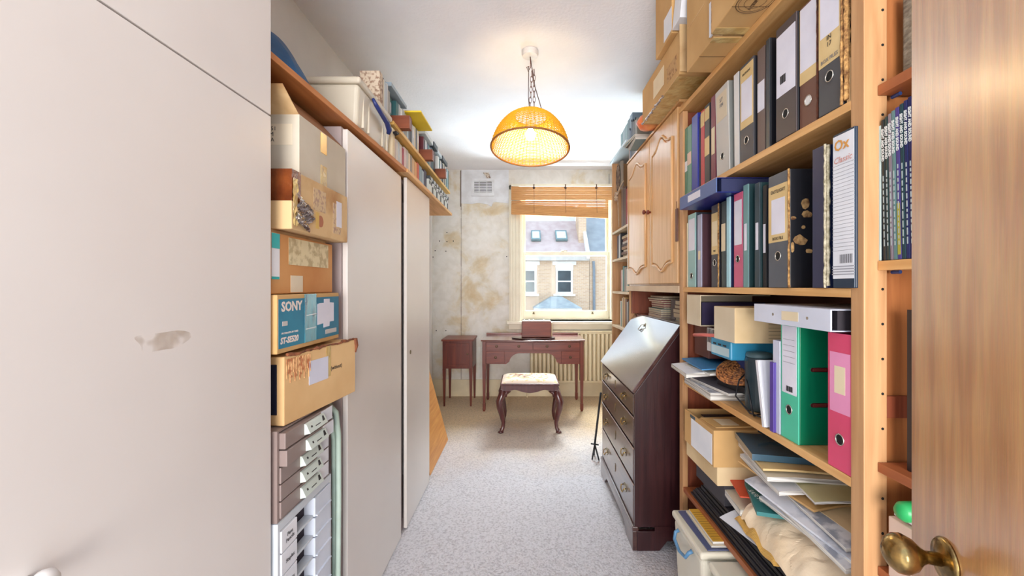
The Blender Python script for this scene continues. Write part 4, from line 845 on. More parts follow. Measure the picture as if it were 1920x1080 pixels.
# white lever arch lying on the green and pink ones
z = CH-.1045; y0, y1 = .975, 1.30
g = G(); g.box(.70, .704, y0, y1, z, z+.052); g.mi = 1; g.box(.704, .985, y0, y1, z, z+.003); g.box(.704, .985, y0, y1, z+.049, z+.052)
o = tag(g.obj('lever_arch_file', [P_(212, 216, 230, .35), P_(200, 204, 220, .35)], bevel=.002), 'pale grey lever arch file lying flat on top of the green and pink files', 'file')
B(.72, .975, y0+.006, y1-.006, z+.0035, z+.0485).obj('paper_block', P_(40, 34, 40, .7), o); B(.6992, .6998, 1.09, 1.16, z+.014, z+.038).obj('spine_label', m_cream, o)
for yy in (1.055, 1.20): G().lathe([(.004, 0), (.004, -.001)], (.70, yy, z+.026), 'x', 10).obj('rivet', m_ring, o)

# ---- fourth row
Dz = SD+.0005
# black hanging folders lying in a stack (edges towards the aisle)
random.seed(11)
for i in range(13):
    z = Dz+i*.0085; xx = .735+random.uniform(0, .012); w = .30
    o = B(xx, xx+w, 1.02+random.uniform(0, .04), 1.90-i*.012, z, z+.007).obj('hanging_folder', m_black if i % 3 else P_(48, 44, 52, .5), bevel=.001)
    B(xx-.001, xx+.004, 1.04, 1.86-i*.012, z+.002, z+.0045).obj('folder_rail', P_(40, 34, 30, .5), o)
    tag(o, 'black hanging folder in the flat stack along the fourth shelf edge, '+['lowest', 'second from bottom', 'third from bottom', 'fourth from bottom', 'fifth from bottom', 'sixth from bottom', 'in the very middle', 'sixth from top', 'fifth from top', 'fourth from top', 'third from top', 'second from top', 'topmost'][i], 'folder', 'black hanging folders on the fourth shelf')
DT = Dz+13*.0085
def rise(name, label, x0, x1, y0, y1, z, th, m, **k): return sheets(name, label, (x0+x1)/2, (y0+y1)/2, x1-x0, y1-y0, z, th, m, **k)
rise('cream_file_stack', 'stack of cream paper sheaves on the black folders', .80, 1.04, 1.24, 1.62, DT+.001, .030, m_ivory, rz=3, curl=.004, cat='papers')
rise('card_sheet', 'plain grey-white card sheet slipping off the black folders', .69, .93, 1.32, 1.50, DT+.036, .0015, P_(206, 208, 216, .6), rz=14, droop=.022, cat='card')
rise('paper_sheaf', 'cream sheaf with ragged edges beside the teal book', .735, 1.0, 1.42, 1.66, DT+.040, .022, m_ivory, rz=-5, curl=.006, cat='papers')
rise('red_folder', 'orange-red folder peeking out above the teal book', .735, .96, 1.40, 1.56, DT+.104, .004, P_(214, 80, 50, .5), rz=-12, cat='folder')
o = rise('book', 'teal paperback with white cover lettering half under the papers', .735, .95, 1.26, 1.47, DT+.112, .012, P_(52, 124, 124, .4), rz=-18, cat='book')
text('SAFE AS', .024, (.757, 1.392, DT+.1255), '+zx', P_(230, 240, 236), o, align='CENTER')
a, b = YX(1345, .70), YX(1287, .70)
o = abox('shallow_box', 'shallow cream cardboard box under the white-labelled carton', .70, .98, a, b, CH-.725, CH-.656, m_card2, 'box', .003)
tag(B(.735, 1.02, a+.02, b-.02, DT+.001, CH-.7255).obj('document_box', P_(60, 56, 62, .6)), 'dark document box carrying the cream box at the far end of the fourth shelf', 'box')
a, b = YX(1338, .685), YX(1284, .685)
z0, z1 = CH-.655, CH-.522
ct = thing('carton', 'open cardboard carton with a white front label at the far end of the fourth shelf', 'box', (.82, (a+b)/2, z0))
g = G(); g.box(.685, .689, a, b, z0, z1); g.box(.96, .964, a, b, z0, z1); g.box(.689, .96, a, a+.004, z0, z1); g.box(.689, .96, b-.004, b, z0, z1); g.box(.689, .96, a+.004, b-.004, z0, z0+.004); g.obj('carton_body', m_card, ct)
B(.689, .96, a+.004, b-.13, z1-.004, z1-.0005).obj('flap', m_card, ct)
B(.6842, .6848, a+.012, b-.07, z0+.004, z1-.018).obj('front_label', m_paper, ct); B(.6842, .6848, b-.11, b-.06, z1-.016, z1-.004).obj('front_label', P_(70, 90, 100, .5), ct, label='dark printed strip')
o = rise('packing_slip', 'black-headed card with a cream packing label lying on the carton', .70, .90, a+.03, a+.15, z1+.001, .003, P_(206, 166, 108, .6), rz=4, cat='card')
B(.735, .80, a+.045, a+.12, z1+.005, z1+.0056).obj('packing_label', m_cream, o)
B(.715, .90, a+.155, a+.185, z1+.001, z1+.004).obj('printed_header', m_black, ct)
rise('envelope', 'cream envelope with handwriting lying at the back of the carton', .92, 1.03, a+.0, a+.14, z1+.002, .002, m_ivory, rz=-20, cat='envelope')
# pile on the near half: base stacks then sheets
rise('paper_pile', 'thick compressed pile of papers at the back of the fourth shelf', .86, 1.055, .97, 1.40, DT+.034, .11, m_pages, rz=0, cat='papers')
for i, (lab_, m, x0, x1, y0, y1, z, th, rz, dr_) in enumerate([
    ('grey-blue map sheets fanned out lowest in the big pile', m_maps, .755, 1.03, 1.00, 1.36, .150, .010, 4, .012),
    ('wad of white newsprint sagging at the shelf edge in the big pile', m_grp, .75, 1.03, .975, 1.36, .162, .012, -3, .015),
    ('stapled white sheets with green print in the big pile', m_paper, .755, 1.03, .98, 1.38, .176, .008, 2, .018),
    ('folded road map spread across the top of the big pile', m_maps, .745, 1.04, .98, 1.42, .186, .006, 5, .02),
    ('white typed sheets lying just above the folded map', m_grp, .775, 1.03, 1.00, 1.38, .194, .008, -4, .014),
    ('tan envelope high in the big pile', m_card2, .80, 1.04, 1.05, 1.44, .204, .006, 3, .012),
    ('brown envelope under the magazines in the big pile', m_card, .76, 1.03, 1.16, 1.50, .212, .006, 6, .012),
    ('white magazine with curled corner in the big pile', m_paper, .74, 1.02, 1.20, 1.48, .222, .012, -6, .010),
    ('yellow-green edged booklet near the top of the big pile', P_(214, 208, 160, .5), .80, 1.02, 1.12, 1.44, .236, .007, -9, .008),
    ('cream sheaf of papers second from the top of the pile', m_ivory, .735, 1.0, 1.22, 1.50, .246, .014, -11, .006),
    ('manila card folder right under the blue-black book', m_creaml, .735, 1.0, 1.24, 1.50, .262, .006, -12, .004)]):
    rise('papers', lab_, x0, x1, y0, y1, DT+z, th, m, rz=rz, droop=dr_, curl=.005, seed=i, cat='papers')
o = rise('book', 'blue-black hardback lying on top of the big paper pile', .725, .99, 1.29, 1.49, DT+.270, .020, mat('blueblack_cover', (58, 92, 112), .25, coat=.5), rz=-13, cat='book')
tag(G().tube([(.80, 1.46, DT+.315), (.83, 1.44, DT+.300), (.86, 1.41, DT+.298)], .004, 6).obj('pen_clip', m_black), 'thin black strap end on the blue-black book', 'strap')
# crumpled brown paper bag
def bag(u, v, up):
    random.seed(1)
    x = .722-.022*v+.135*u+.004*math.sin(9*v+2*u); y = 1.425-.46*v+.01*math.sin(7*u)
    z = DT+.028+.10*math.sin(math.pi*.5*u)**.8
    z += .004*math.sin(9*u+5*v)*math.cos(13*v-4*u)+.0025*math.sin(27*v+9*u)
    return Vector((x, y, z))
creases = []
random.seed(12)
for _ in range(26): creases.append((random.random(), random.random(), random.uniform(0, math.pi), random.uniform(.05, .16), random.uniform(-.010, .010)))
def crumple(u, v):
    p_ = bag(u, v, 1.0)
    for (cu_, cv_, an, L_, am) in creases:      # straight ridges and valleys
        du, dv = (u-cu_)*.35, v-cv_; s1 = du*math.cos(an)+dv*math.sin(an); s2 = -du*math.sin(an)+dv*math.cos(an)
        if abs(s2) < L_*2: p_.z += am*max(0, 1-abs(s1)/.045)*(1-abs(s2)/(L_*2)); p_.x += am*.4*max(0, 1-abs(s1)/.045)
    return p_
g = G(); g.grid(crumple, 40, 110)
m_bag = mat('kraft_paper', (240, 222, 196), .6, col2=(230, 204, 168), scale=5, bump=.35, bscale=22)
o = tag(g.obj('paper_bag', m_bag, smooth=False, solid=.0015), 'large crumpled brown paper bag spread over the near end of the fourth shelf', 'bag')
g = G(); g.grid(lambda u, v: Vector((.708-.012*v+.03*u, 1.437-.25*v+.004*math.sin(20*v), DT+.026+.010*u+.005*math.sin(15*v+3*u))), 6, 20); g.obj('folded_edge', mat('kraft_inner', (214, 170, 90), .6, col2=(196, 150, 76), scale=8), o, solid=.002)

# ---- plastic tubs on the floor
m_tub = mat('frosted_plastic', (232, 226, 208), .3, col2=(224, 216, 196), scale=3, trans=0, alpha=.93)
m_tubc = mat('tub_contents', (220, 206, 172), .7, col2=(190, 170, 130), scale=12)
def tub(label, x0, x1, y0, y1, zt):
    t = thing('storage_tub', label, 'storage box', ((x0+x1)/2, (y0+y1)/2, 0.001)); s_ = .02
    g = G(); g.hexa([(x0+s_, y0+s_, .001), (x1-s_, y0+s_, .001), (x1-s_, y1-s_, .001), (x0+s_, y1-s_, .001), (x0+.006, y0+.006, zt-.03), (x1-.006, y0+.006, zt-.03), (x1-.006, y1-.006, zt-.03), (x0+.006, y1-.006, zt-.03)]); g.obj('tub_body', m_tub, t, bevel=.02, seg=4)
    B(x0, x1, y0, y1, zt-.03, zt-.002).obj('lid', m_tub, t, bevel=.010, seg=4)
    yc = (y0+y1)/2; h = .07
    G().tube([(x0+.002, yc-h, zt-.045), (x0-.012, yc-h, zt-.052), (x0-.020, yc-h*.85, zt-.075), (x0-.022, yc, zt-.088), (x0-.020, yc+h*.85, zt-.075), (x0-.012, yc+h, zt-.052), (x0+.002, yc+h, zt-.045)], [.008, .007, .0065, .006, .0065, .007, .008], 8).obj('handle', P_(92, 140, 180, .35), t, smooth=True, label='grey-blue bow handle'); return t
tub('frosted plastic storage tub with a blue handle under the lowest shelf, bureau side', .635, 1.03, 1.535, 1.84, .372)
tub('lower frosted plastic storage tub nearer the camera under the lowest shelf', .65, 1.03, 1.18, 1.51, .362)
o = rise('ledger', 'yellow ruled ledger lying on the farther storage tub', .69, .92, 1.56, 1.79, .3875, .010, mat('ledger_yellow', (226, 178, 70), .5, col2=(206, 156, 50), scale=5), cat='book'); g = G()
for i in range(12): g.box(.695, .915, 1.575+i*.017, 1.577+i*.017, .3976, .398)
g.obj('ruled_line', P_(140, 90, 40), o)
rise('plastic_wallet', 'slate blue plastic wallet under the yellow ledger', .66, .91, 1.55, 1.82, .3725, .004, P_(84, 92, 130, .35), rz=2, curl=.002, cat='wallet')
rise('magazine', 'cream-edged booklet directly beneath the yellow ledger', .682, .90, 1.555, 1.80, .3785, .007, m_cream, cat='booklet')

# ---- near bay: magazines, box, tube
mz = NZ[1]+.0005; xs_ = .762
cols = [('pale mint magazine binder box end beside the upright', P_(196, 214, 208, .4), 1640, 1648.5, .285), ('', None, 0, 0, 0)]
o = lever_arch('magazine', 'tall pale mint slipcase left of the film magazines', 1642.5, 1651, xs_, mz, .29, P_(190, 208, 202, .4), P_(30, 36, 46, .4), d=.22, cat='slipcase')
mags = [('black', (26, 40, 44)), ('bottle green', (22, 56, 58)), ('mauve-grey', (130, 120, 132)), ('blue-green', (92, 130, 132)), ('olive and violet', (70, 60, 130)), ('dark teal', (20, 60, 70)), ('navy', (24, 34, 90)), ('deep navy', (18, 24, 80)), ('indigo', (34, 30, 96))]
pxs = [1656, 1662.5, 1669, 1675.5, 1683, 1691, 1699, 1707, 1715, 1723]
for i, (cn, c) in enumerate(mags):
    h = .300+.003*i
    o = lever_arch('magazine', '%s film magazine, its white title running down the spine, near bay' % cn, pxs[i], pxs[i+1]-.8, xs_, mz, h, P_(*c, .35), P_(20, 24, 30, .4), d=.225, lean=-1.2, cat='magazine', nopaper=True)
    oy = ORG[o.name].y
    text('SIGHT AND SOUND', .0085, (xs_-.0002, oy, mz+h-.055), '-xdown', P_(220, 226, 226), o, bold=.0004, xs=.9)
    g = G(); random.seed(i)
    zz = mz+.03
    while zz < mz+h-.125:
        l_h = random.uniform(.006, .016); g.box(xs_-.0005, xs_-.0001, oy-.0012, oy+.0012, zz, zz+l_h); zz += l_h+.004
    g.obj('small_print', P_(170, 184, 186), o)
    if cn.startswith('olive'): B(xs_-.0004, xs_-.0001, oy-.0035, oy+.0035, mz+.01, mz+.115).obj('spine_panel', P_(166, 160, 60), o)
tag(B(.80, 1.04, .55, .905, NZ[0]+.001, CH+.62).obj('woven_box', mat('grey_weave', (140, 132, 116), .8, col2=(100, 92, 80), scale=50, stretch=(1, 1, 3), bump=.6, bscale=40), bevel=.006), 'grey woven-textured box on the top shelf of the near bay', 'box')
tag(B(.785, .80, .70, .875, NZ[2]+.001, NZ[2]+.33).obj('dark_folder', P_(24, 22, 30, .4)), 'tall dark folder edge on the third shelf of the near bay', 'folder')
bxz = NZ[3]+.001
o = tag(B(.755, 1.02, .60, .885, bxz, CH-.475).obj('carton', mat('pinkish_card', (216, 190, 172), .7, col2=(206, 178, 160), scale=4), bevel=.002), 'pale pinkish carton on the lowest shelf of the near bay behind the door knob', 'box')
rise('tissue_paper', 'crumpled white tissue lying on the pale carton', .765, .95, .66, .882, CH-.474, .006, m_paper, curl=.006, cat='paper')
o = thing('glue_tube', 'fat orange tube with a green cap lying on the pale carton', 'tube', (.80, .84, CH-.466))
G().lathe([(.002, .740), (.013, .742), (.019, .750), (.020, .80), (.0185, .803)], (0, .845, CH-.4465), 'x', 24).obj('cap', P_(40, 168, 92, .35), o, smooth=True)
G().lathe([(.0185, .8035), (.0185, .93), (.01, .932)], (0, .845, CH-.4465), 'x', 24).obj('body', P_(216, 96, 40, .35), o, smooth=True)
# ------------------------------------------------------------------ boxes on top of the bookcase and cupboard (right)
def carton(label, x0, x1, y0, y1, z0, z1, m, parts=(), rot=None, name='cardboard_box', bottom_seam=True):
    t = thing(name, label, 'box', ((x0+x1)/2, (y0+y1)/2, z0))
    B(x0, x1, y0, y1, z0, z1).obj('carton_body', m, t, bevel=.003)
    if bottom_seam: B(x0+.001, x1-.001, (y0+y1)/2-.001, (y0+y1)/2+.001, z0-.0006, z0+.001).obj('seam', P_(90, 60, 34, .8), t)
    return t
T = TOPZ+.001
# near big box, with round stamp on its overhanging underside
y0, y1 = 1.13, 1.405
t = carton('large yellow-brown carton at the near end on top of the bookcase, stamped underneath', .616, .95, y0, y1, T, T+.29, m_card)
g = G()
for (r, w_) in ((.052, .0022), (.045, .0012), (.030, .0012)):
    g.tube([(.675+r*math.cos(i*math.pi/20), 1.245+r*math.sin(i*math.pi/20), T-.0006) for i in range(40)], w_*.5, 4, closed=True)
g.obj('round_stamp', P_(96, 70, 46, .8), t)
for k_, wd in ((1.256, 'ACTIVE'), (1.236, 'SUPPLY')): text(wd, .016, (.675, k_, T-.0008), '-z', P_(110, 82, 54, .8), t, name='stamp_lettering')
B(.616, .95, y1-.035, y1, T-.0012, T-.0002).obj('tape', m_tapec, t, label='grimy tape strip'); B(.617, .95, 1.402, 1.409, T+.002, T+.25).obj('worn_corner', w_edge, t)
# second carton
y0, y1 = 1.425, 1.66
t = carton('yellow-brown carton standing second from the near end on top of the bookcase', .632, .95, y0, y1, T, T+.31, m_card)
B(.628, .66, y0-.006, y0-.001, T+.004, T+.31).obj('flap', m_card3, t); B(.6225, .6285, y0-.004, y0+.012, T+.006, T+.12).obj('torn_label', m_paper, t); B(.632, .95, y0, y0+.03, T-.0012, T-.0002).obj('tape', m_tapec, t, label='grimy tape strip')
g = G(); g.box(.6312, .6318, 1.50, 1.64, T+.16, T+.163); g.obj('crease', m_card3, t)
# taped box on the oak cupboard
Tc = 2.214; y0, y1 = 1.775, 2.33
t = carton('battered taped carton overhanging the oak cupboard top, clear tape along its underside', .645, 1.0, y0, y1, Tc, Tc+.185, m_card)
B(.6442, .6448, 1.97, 2.13, Tc+.05, Tc+.14).obj('address_label', m_cream, t); B(.644, .6448, 1.80, 1.93, Tc+.03, Tc+.10).obj('printing', mat('faded_print', (190, 150, 100), .8, col2=(150, 108, 66), scale=60, lo=.4, hi=.5), t)
B(.645, .93, y0+.02, y1-.02, Tc-.0012, Tc-.0002).obj('clear_tape', m_tapec, t)
g = G(); random.seed(4); g.tube([(.645+random.uniform(-.004, .003), 1.98+.34*i/22, Tc+random.uniform(-.003, .006)) for i in range(23)], [.005+random.uniform(-.002, .004) for _ in range(23)], 5); g.obj('tape_edge', m_foil, t)
g = G(); g.hexa([(.646, y0-.006, Tc+.01), (.99, y0-.003, Tc+.01), (.99, y0-.001, Tc+.01), (.646, y0-.003, Tc+.01), (.635, y0-.03, Tc+.19), (.99, y0-.01, Tc+.19), (.99, y0-.006, Tc+.19), (.64, y0-.026, Tc+.19)]); g.obj('flap', m_card3, t)
t = carton('smaller carton with a white label on top of the taped carton, up by the ceiling', .622, .92, 1.80, 2.02, Tc+.187, ZC-.03, m_card, bottom_seam=False)
B(.6212, .6218, 1.80, 1.90, Tc+.20, Tc+.30).obj('address_label', m_paper, t)
g = G().hexa([(.62, 1.70, Tc+.19), (.90, 1.70, Tc+.19), (.90, 1.79, Tc+.19), (.62, 1.79, Tc+.19), (.648, 1.70, ZC-.05), (.90, 1.70, ZC-.05), (.90, 1.79, ZC-.05), (.648, 1.79, ZC-.05)])
t = tag(g.obj('cardboard_box', m_paper, bevel=.002), 'white printed box wedged between the cartons near the ceiling', 'box')
g = G()
for i in range(6): g.box(.65+i*.02, .658+i*.02, 1.6985, 1.6995, Tc+.21, Tc+.29)
g.obj('printing', m_greyin, t)
o = G(); o.lathe([(.004, 0), (.05, .012), (.068, .045), (.05, .078), (.01, .086)], (.705, 2.42, Tc+.001), 'z', 20); tag(o.obj('plastic_bag', mat('orange_plastic', (238, 160, 100), .3, col2=(230, 110, 70), scale=9, bump=.5, bscale=20), smooth=True), 'bulging orange plastic bag tucked beside the taped carton', 'bag')
# magazines and box files on the oak cupboard's far end and on the far bookshelf
for i, (cn, c) in enumerate([('blue-grey', (120, 150, 160)), ('white', (214, 220, 224)), ('charcoal', (70, 78, 84)), ('ice blue', (170, 196, 206))]):
    sheets('magazine', '%s magazine in the flat pile jutting from the top of the oak cupboard' % cn, .83-.008*i, 2.66+.012*i, .30, .22, Tc+.001+i*.0092, .008, P_(*c, .4), rz=4*i-6, cat='magazine')
yy = 2.80
for i, (cn, c, w_, h) in enumerate([('stone grey', (150, 144, 134), .05, .225), ('dark brown-grey', (86, 78, 72), .05, .235), ('black ring-backed', (46, 46, 52), .045, .25), ('navy', (50, 60, 90), .045, .21)]):
    o = book('box_file', '%s box file standing on the far end of the oak cupboard' % cn, yy, yy+w_, .74, Tc+.0005, h, P_(*c, .5), face=-1, d=.24, cat='file'); yy += w_+.003
    G().tube([(.738, yy-w_/2-.003+.006*math.cos(a_*math.pi/6), Tc+h+.004+.008*math.sin(a_*math.pi/6)) for a_ in range(12)], .002, 5, closed=True).obj('ring_clip', m_black, o)
yy = 3.06; Tf = CH+1.0495
for i, (cn, c, w_, h) in enumerate([('blue-grey', (120, 140, 158), .07, .20), ('slate', (96, 116, 122), .07, .19), ('sea-grey', (130, 156, 158), .075, .18), ('pale steel', (150, 168, 174), .07, .175), ('teal-grey', (104, 140, 142), .07, .17)]):
    o = book('box_file', '%s box file on top of the window bookshelf' % cn, yy, yy+w_, .775, Tf, h, P_(*c, .5), face=-1, d=.24, cat='file'); yy += w_+.004

# ------------------------------------------------------------------ books on the bureau in the niche
bz = 1.1405
def pile(x0, x1, y0, y1, items, where, grp=None, face=-1):
    z = bz
    for i, (cn, c, th) in enumerate(items):
        random.seed(i*7+int(y0*100)); dx = random.uniform(-.01, .012); dy = random.uniform(-.012, .012)
        g = G(); g.box(x0+dx, x1+dx, y0+dy, y1+dy, z, z+.0022); g.box(x0+dx, x1+dx, y0+dy, y1+dy, z+th-.0022, z+th); g.box(x1+dx-.002, x1+dx, y0+dy, y1+dy, z+.0022, z+th-.0022)
        o = tag(g.obj('book', P_(*c, .5)), '%s book lying in the %s' % (cn, where), 'book')
        B(x0+dx+.002, x1+dx-.0025, y0+dy+.002, y1+dy-.002, z+.0024, z+th-.0024).obj('page_block', m_pages, o); z += th+.0006
pile(.845, 1.02, 2.20, 2.41, [('pale green', (196, 206, 200), .016), ('thick taupe', (140, 124, 116), .026), ('brown', (120, 90, 74), .022), ('rust brown', (126, 72, 56), .020), ('thick dark maroon', (84, 50, 54), .026)], 'nearer pile on the bureau')
pile(.84, 1.02, 2.60, 2.86, [('pale pink', (214, 190, 190), .012), ('plum', (90, 50, 70), .013), ('cream', (220, 206, 186), .012), ('grey-green', (110, 136, 136), .013), ('dark teal', (50, 80, 84), .012), ('red', (176, 60, 70), .013), ('white-edged maroon', (112, 48, 60), .013), ('crimson', (160, 40, 54), .012), ('brown-black', (60, 44, 44), .013), ('tan', (150, 124, 94), .012)], 'farther pile on the bureau')
tag(B(.86, 1.0, 2.43, 2.50, bz, bz+.112).obj('book', P_(70, 40, 40, .5)), 'dark red book standing between the two piles on the bureau', 'book')

# ------------------------------------------------------------------ far bookshelf contents
def shelf_row(z, items, X, y_start, where, face=-1, d=.18, name='book'):
    y = y_start
    for (cn, c, w_, h) in items:
        book(name, '%s book on %s' % (cn, where), y, y+w_, X, z, h, P_(*c, .5), face=face, d=d); y += w_+.0015
shelf_row(FZ[4]+.0005, [('tall crimson', (180, 36, 50), .034, .30), ('wine red', (140, 26, 44), .036, .285), ('scarlet', (196, 50, 60), .032, .29), ('dark red', (150, 30, 46), .04, .28), ('brown leather', (96, 66, 54), .045, .30), ('umber', (80, 58, 50), .05, .31), ('weathered brown', (120, 92, 74), .05, .33)], .765, 3.065, 'the top shelf of the window bookshelf')
shelf_row(FZ[3]+.0005, [('black', (40, 38, 44), .03, .20), ('white', (220, 220, 220), .03, .195), ('slate', (90, 100, 110), .035, .19), ('plum', (90, 56, 66), .035, .19)], .765, 3.38, 'the second shelf of the window bookshelf')
z = FZ[3]+.0005
for i, (cn, c) in enumerate([('cream', (220, 206, 180)), ('brown', (120, 84, 66)), ('ivory', (226, 214, 196)), ('tan', (170, 134, 100)), ('dark brown', (70, 50, 44)), ('off-white', (216, 206, 192)), ('chestnut', (130, 74, 54)), ('buff', (200, 176, 140))]):
    random.seed(i); dx = random.uniform(-.01, .01)
    o = tag(B(.765+dx, .93+dx, 3.09, 3.33, z, z+.020).obj('book', P_(*c, .6), bevel=.001, seg=1), '%s book in the flat stack on the second shelf of the window bookshelf' % cn, 'book'); z += .0206
shelf_row(FZ[2]+.0005, [('dark green', (30, 70, 66), .03, .20), ('sea green', (50, 110, 104), .03, .205), ('white', (216, 218, 214), .03, .17), ('grey', (150, 140, 130), .07, .185), ('teal', (60, 120, 120), .05, .195), ('pale cream', (222, 214, 200), .04, .17), ('pink-backed', (186, 110, 110), .025, .165)], .765, 3.10, 'the third shelf of the window bookshelf')
shelf_row(FZ[1]+.0005, [('slate blue', (80, 106, 130), .035, .19), ('black', (40, 44, 50), .03, .21), ('silver-grey', (170, 176, 178), .035, .20), ('brown', (120, 80, 56), .05, .22), ('ochre', (196, 156, 96), .035, .23), ('tan leather', (170, 124, 80), .04, .235), ('cream', (220, 204, 170), .03, .225), ('teal-backed', (70, 130, 130), .025, .19), ('white', (222, 222, 220), .03, .20)], .765, 3.08, 'the fourth shelf of the window bookshelf')
tag(B(.765, .95, 3.10, 3.45, FZ[0]+.0005, FZ[0]+.09).obj('box', P_(196, 206, 206, .5), bevel=.003), 'pale grey box on the fifth shelf of the window bookshelf', 'box')
o = tag(B(.775, .86, 3.08, 3.16, FZ[4]+.312, FZ[4]+.50).obj('box', m_creaml, bevel=.002), 'cream box with a red side on top of the crimson books', 'box'); B(.7742, .7748, 3.085, 3.115, FZ[4]+.33, FZ[4]+.48).obj('red_panel', c_red, o)
fr = thing('ornate_frame', 'carved grey-brown ornate frame standing on the top shelf of the window bookshelf', 'frame', (.775, 3.5, FZ[4]))
g = G(); xx, zc_ = .772, FZ[4]+.44
for k in range(3): g.tube([(xx-.003*k, 3.51+(.05-.012*k)*math.cos(i*math.pi/12), zc_+(.105-.016*k)*math.sin(i*math.pi/12)) for i in range(24)], .006, 6, closed=True)
g.obj('carved_oval', mat('carved', (140, 116, 96), .6, col2=(90, 70, 58), scale=30), fr, smooth=True)
B(.780, .80, 3.44, 3.575, FZ[4]+.335, FZ[4]+.565).obj('back_board', P_(150, 136, 122, .7), fr); B(.770, .80, 3.44, 3.575, FZ[4]+.3325, FZ[4]+.3345).obj('base', m_card3, fr)
g = G()
for i in range(9):
    a_ = i*2*math.pi/9; g.tube([(.745, 3.42, FZ[4]+.27), (.735, 3.42+.035*math.cos(a_), FZ[4]+.27+.035*math.sin(a_))], [.006, .009], 6)
g.tube([(.745, 3.42, FZ[4]+.27), (.752, 3.36, FZ[4]+.33), (.76, 3.27, FZ[4]+.36)], .005, 6); g.tube([(.748, 3.42, FZ[4]+.27), (.760, 3.44, FZ[4]+.12), (.762, 3.44, FZ[4]+.03)], .003, 6)
tag(g.obj('dried_flower', mat('dried_petals', (206, 184, 156), .8, col2=(170, 140, 120), scale=30)), 'dried pale flower hanging in front of the red books on the window bookshelf', 'flower')

# ------------------------------------------------------------------ left alcove: boxes
S_ = .0005
# drawer cabinets
dc = thing('drawer_cabinet', 'grey-brown five-drawer desktop filing cabinet with white label holders in the alcove', 'cabinet', (-.8, 1.25, .715))
X0 = -.64; ya, yz = 1.112, 1.405; m_gb = mat('grey_brown_plastic', (146, 128, 122), .4, col2=(136, 118, 112), scale=3); m_pg = mat('pale_green_grey', (206, 216, 208), .4)
z0, z1 = .712, .952
g = G(); g.box(-1.0, X0-.004, ya, ya+.008, z0, z1); g.box(-1.0, X0-.004, yz-.008, yz, z0, z1); g.box(-1.0, X0-.004, ya+.008, yz-.008, z0, z0+.006); g.box(-1.0, X0-.004, ya+.008, yz-.008, z1-.005, z1); g.box(-1.0, -.99, ya+.008, yz-.008, z0+.006, z1-.005); g.obj('casing', m_gb, dc)
for i in range(5):
    h = (z1-z0-.012)/5; za = z0+.006+i*h; out = .016 if i == 3 else (.012 if i == 4 else 0); L = -.004 if i < 3 else .006
    d = B(-.97, X0+out, ya+.010, yz-.010, za+.001, za+h-.002).obj('drawer', m_gb, dc, bevel=.002)
    B(X0+out+.0002, X0+out+.001, yz-.085, yz-.012, za+.002, za+h-.003).obj('paper_strip', m_paper, d)
    yh0, yh1 = ya+.105, ya+.215
    g = G(); g.prism([(X0+out, za+.006), (X0+out+.018, za+.010), (X0+out+.006, za+.036), (X0+out, za+.038)], 'y', yh0, yh1); hd = g.obj('label_holder', m_pg, d, bevel=.001)
    g = G(); sl_ = (.006-.018)/.026
    def hp(t): return X0+out+.018-.012*t+.0006, za+.010+.026*t
    a_, b_ = hp(.35), hp(.65)
    g.hexa([(a_[0]-.001, yh0+.04, a_[1]), (a_[0], yh0+.04, a_[1]), (a_[0], yh0+.07, a_[1]), (a_[0]-.001, yh0+.07, a_[1]), (b_[0]-.001, yh0+.045, b_[1]-.003), (b_[0], yh0+.045, b_[1]-.003), (b_[0], yh0+.075, b_[1]-.003), (b_[0]-.001, yh0+.075, b_[1]-.003)])
    c_, e_ = hp(.4), hp(.9); g.hexa([(c_[0]-.001, yh0+.085, c_[1]), (c_[0], yh0+.085, c_[1]), (c_[0], yh0+.10, c_[1]), (c_[0]-.001, yh0+.10, c_[1]), (e_[0]-.001, yh0+.092, e_[1]), (e_[0], yh0+.092, e_[1]), (e_[0], yh0+.10, e_[1]), (e_[0]-.001, yh0+.10, e_[1])])
    q1, q2 = hp(.45), hp(.65); g.hexa([(q1[0]-.001, yh0+.018, q1[1]), (q1[0], yh0+.018, q1[1]), (q1[0], yh0+.025, q1[1]), (q1[0]-.001, yh0+.025, q1[1]), (q2[0]-.001, yh0+.018, q2[1]), (q2[0], yh0+.018, q2[1]), (q2[0], yh0+.025, q2[1]), (q2[0]-.001, yh0+.025, q2[1])])
    g.obj('printed_mark', m_ink, hd)
fc = thing('index_cabinet', 'white-framed card index cabinet with handwritten drawer cards under the grey-brown one', 'cabinet', (-.8, 1.25, 0))
m_wf = mat('pale_blue_white', (206, 212, 218), .4); za, zb = .001, .7115
g = G(); g.box(-1.0, X0, ya-.004, ya+.006, za, zb); g.box(-1.0, X0, yz-.004, yz+.008, za, zb); g.box(-1.0, X0, ya+.006, yz-.004, zb-.022, zb); g.box(-1.0, X0, ya+.006, yz-.004, za, za+.02); g.box(-1.0, -.99, ya+.006, yz-.004, za+.02, zb-.022); g.obj('frame', m_wf, fc)
B(-.985, X0-.03, ya+.0065, yz-.0045, za+.021, zb-.023).obj('interior', P_(34, 18, 34, .7), fc)
w1, w2 = ya+.085, ya+.185; hands = ['Pens\nPencils', 'Staples', 'Stamps', 'Clips', 'Cards', 'Tapes', 'Labels', 'Glue', 'Ink', 'Keys', 'String']
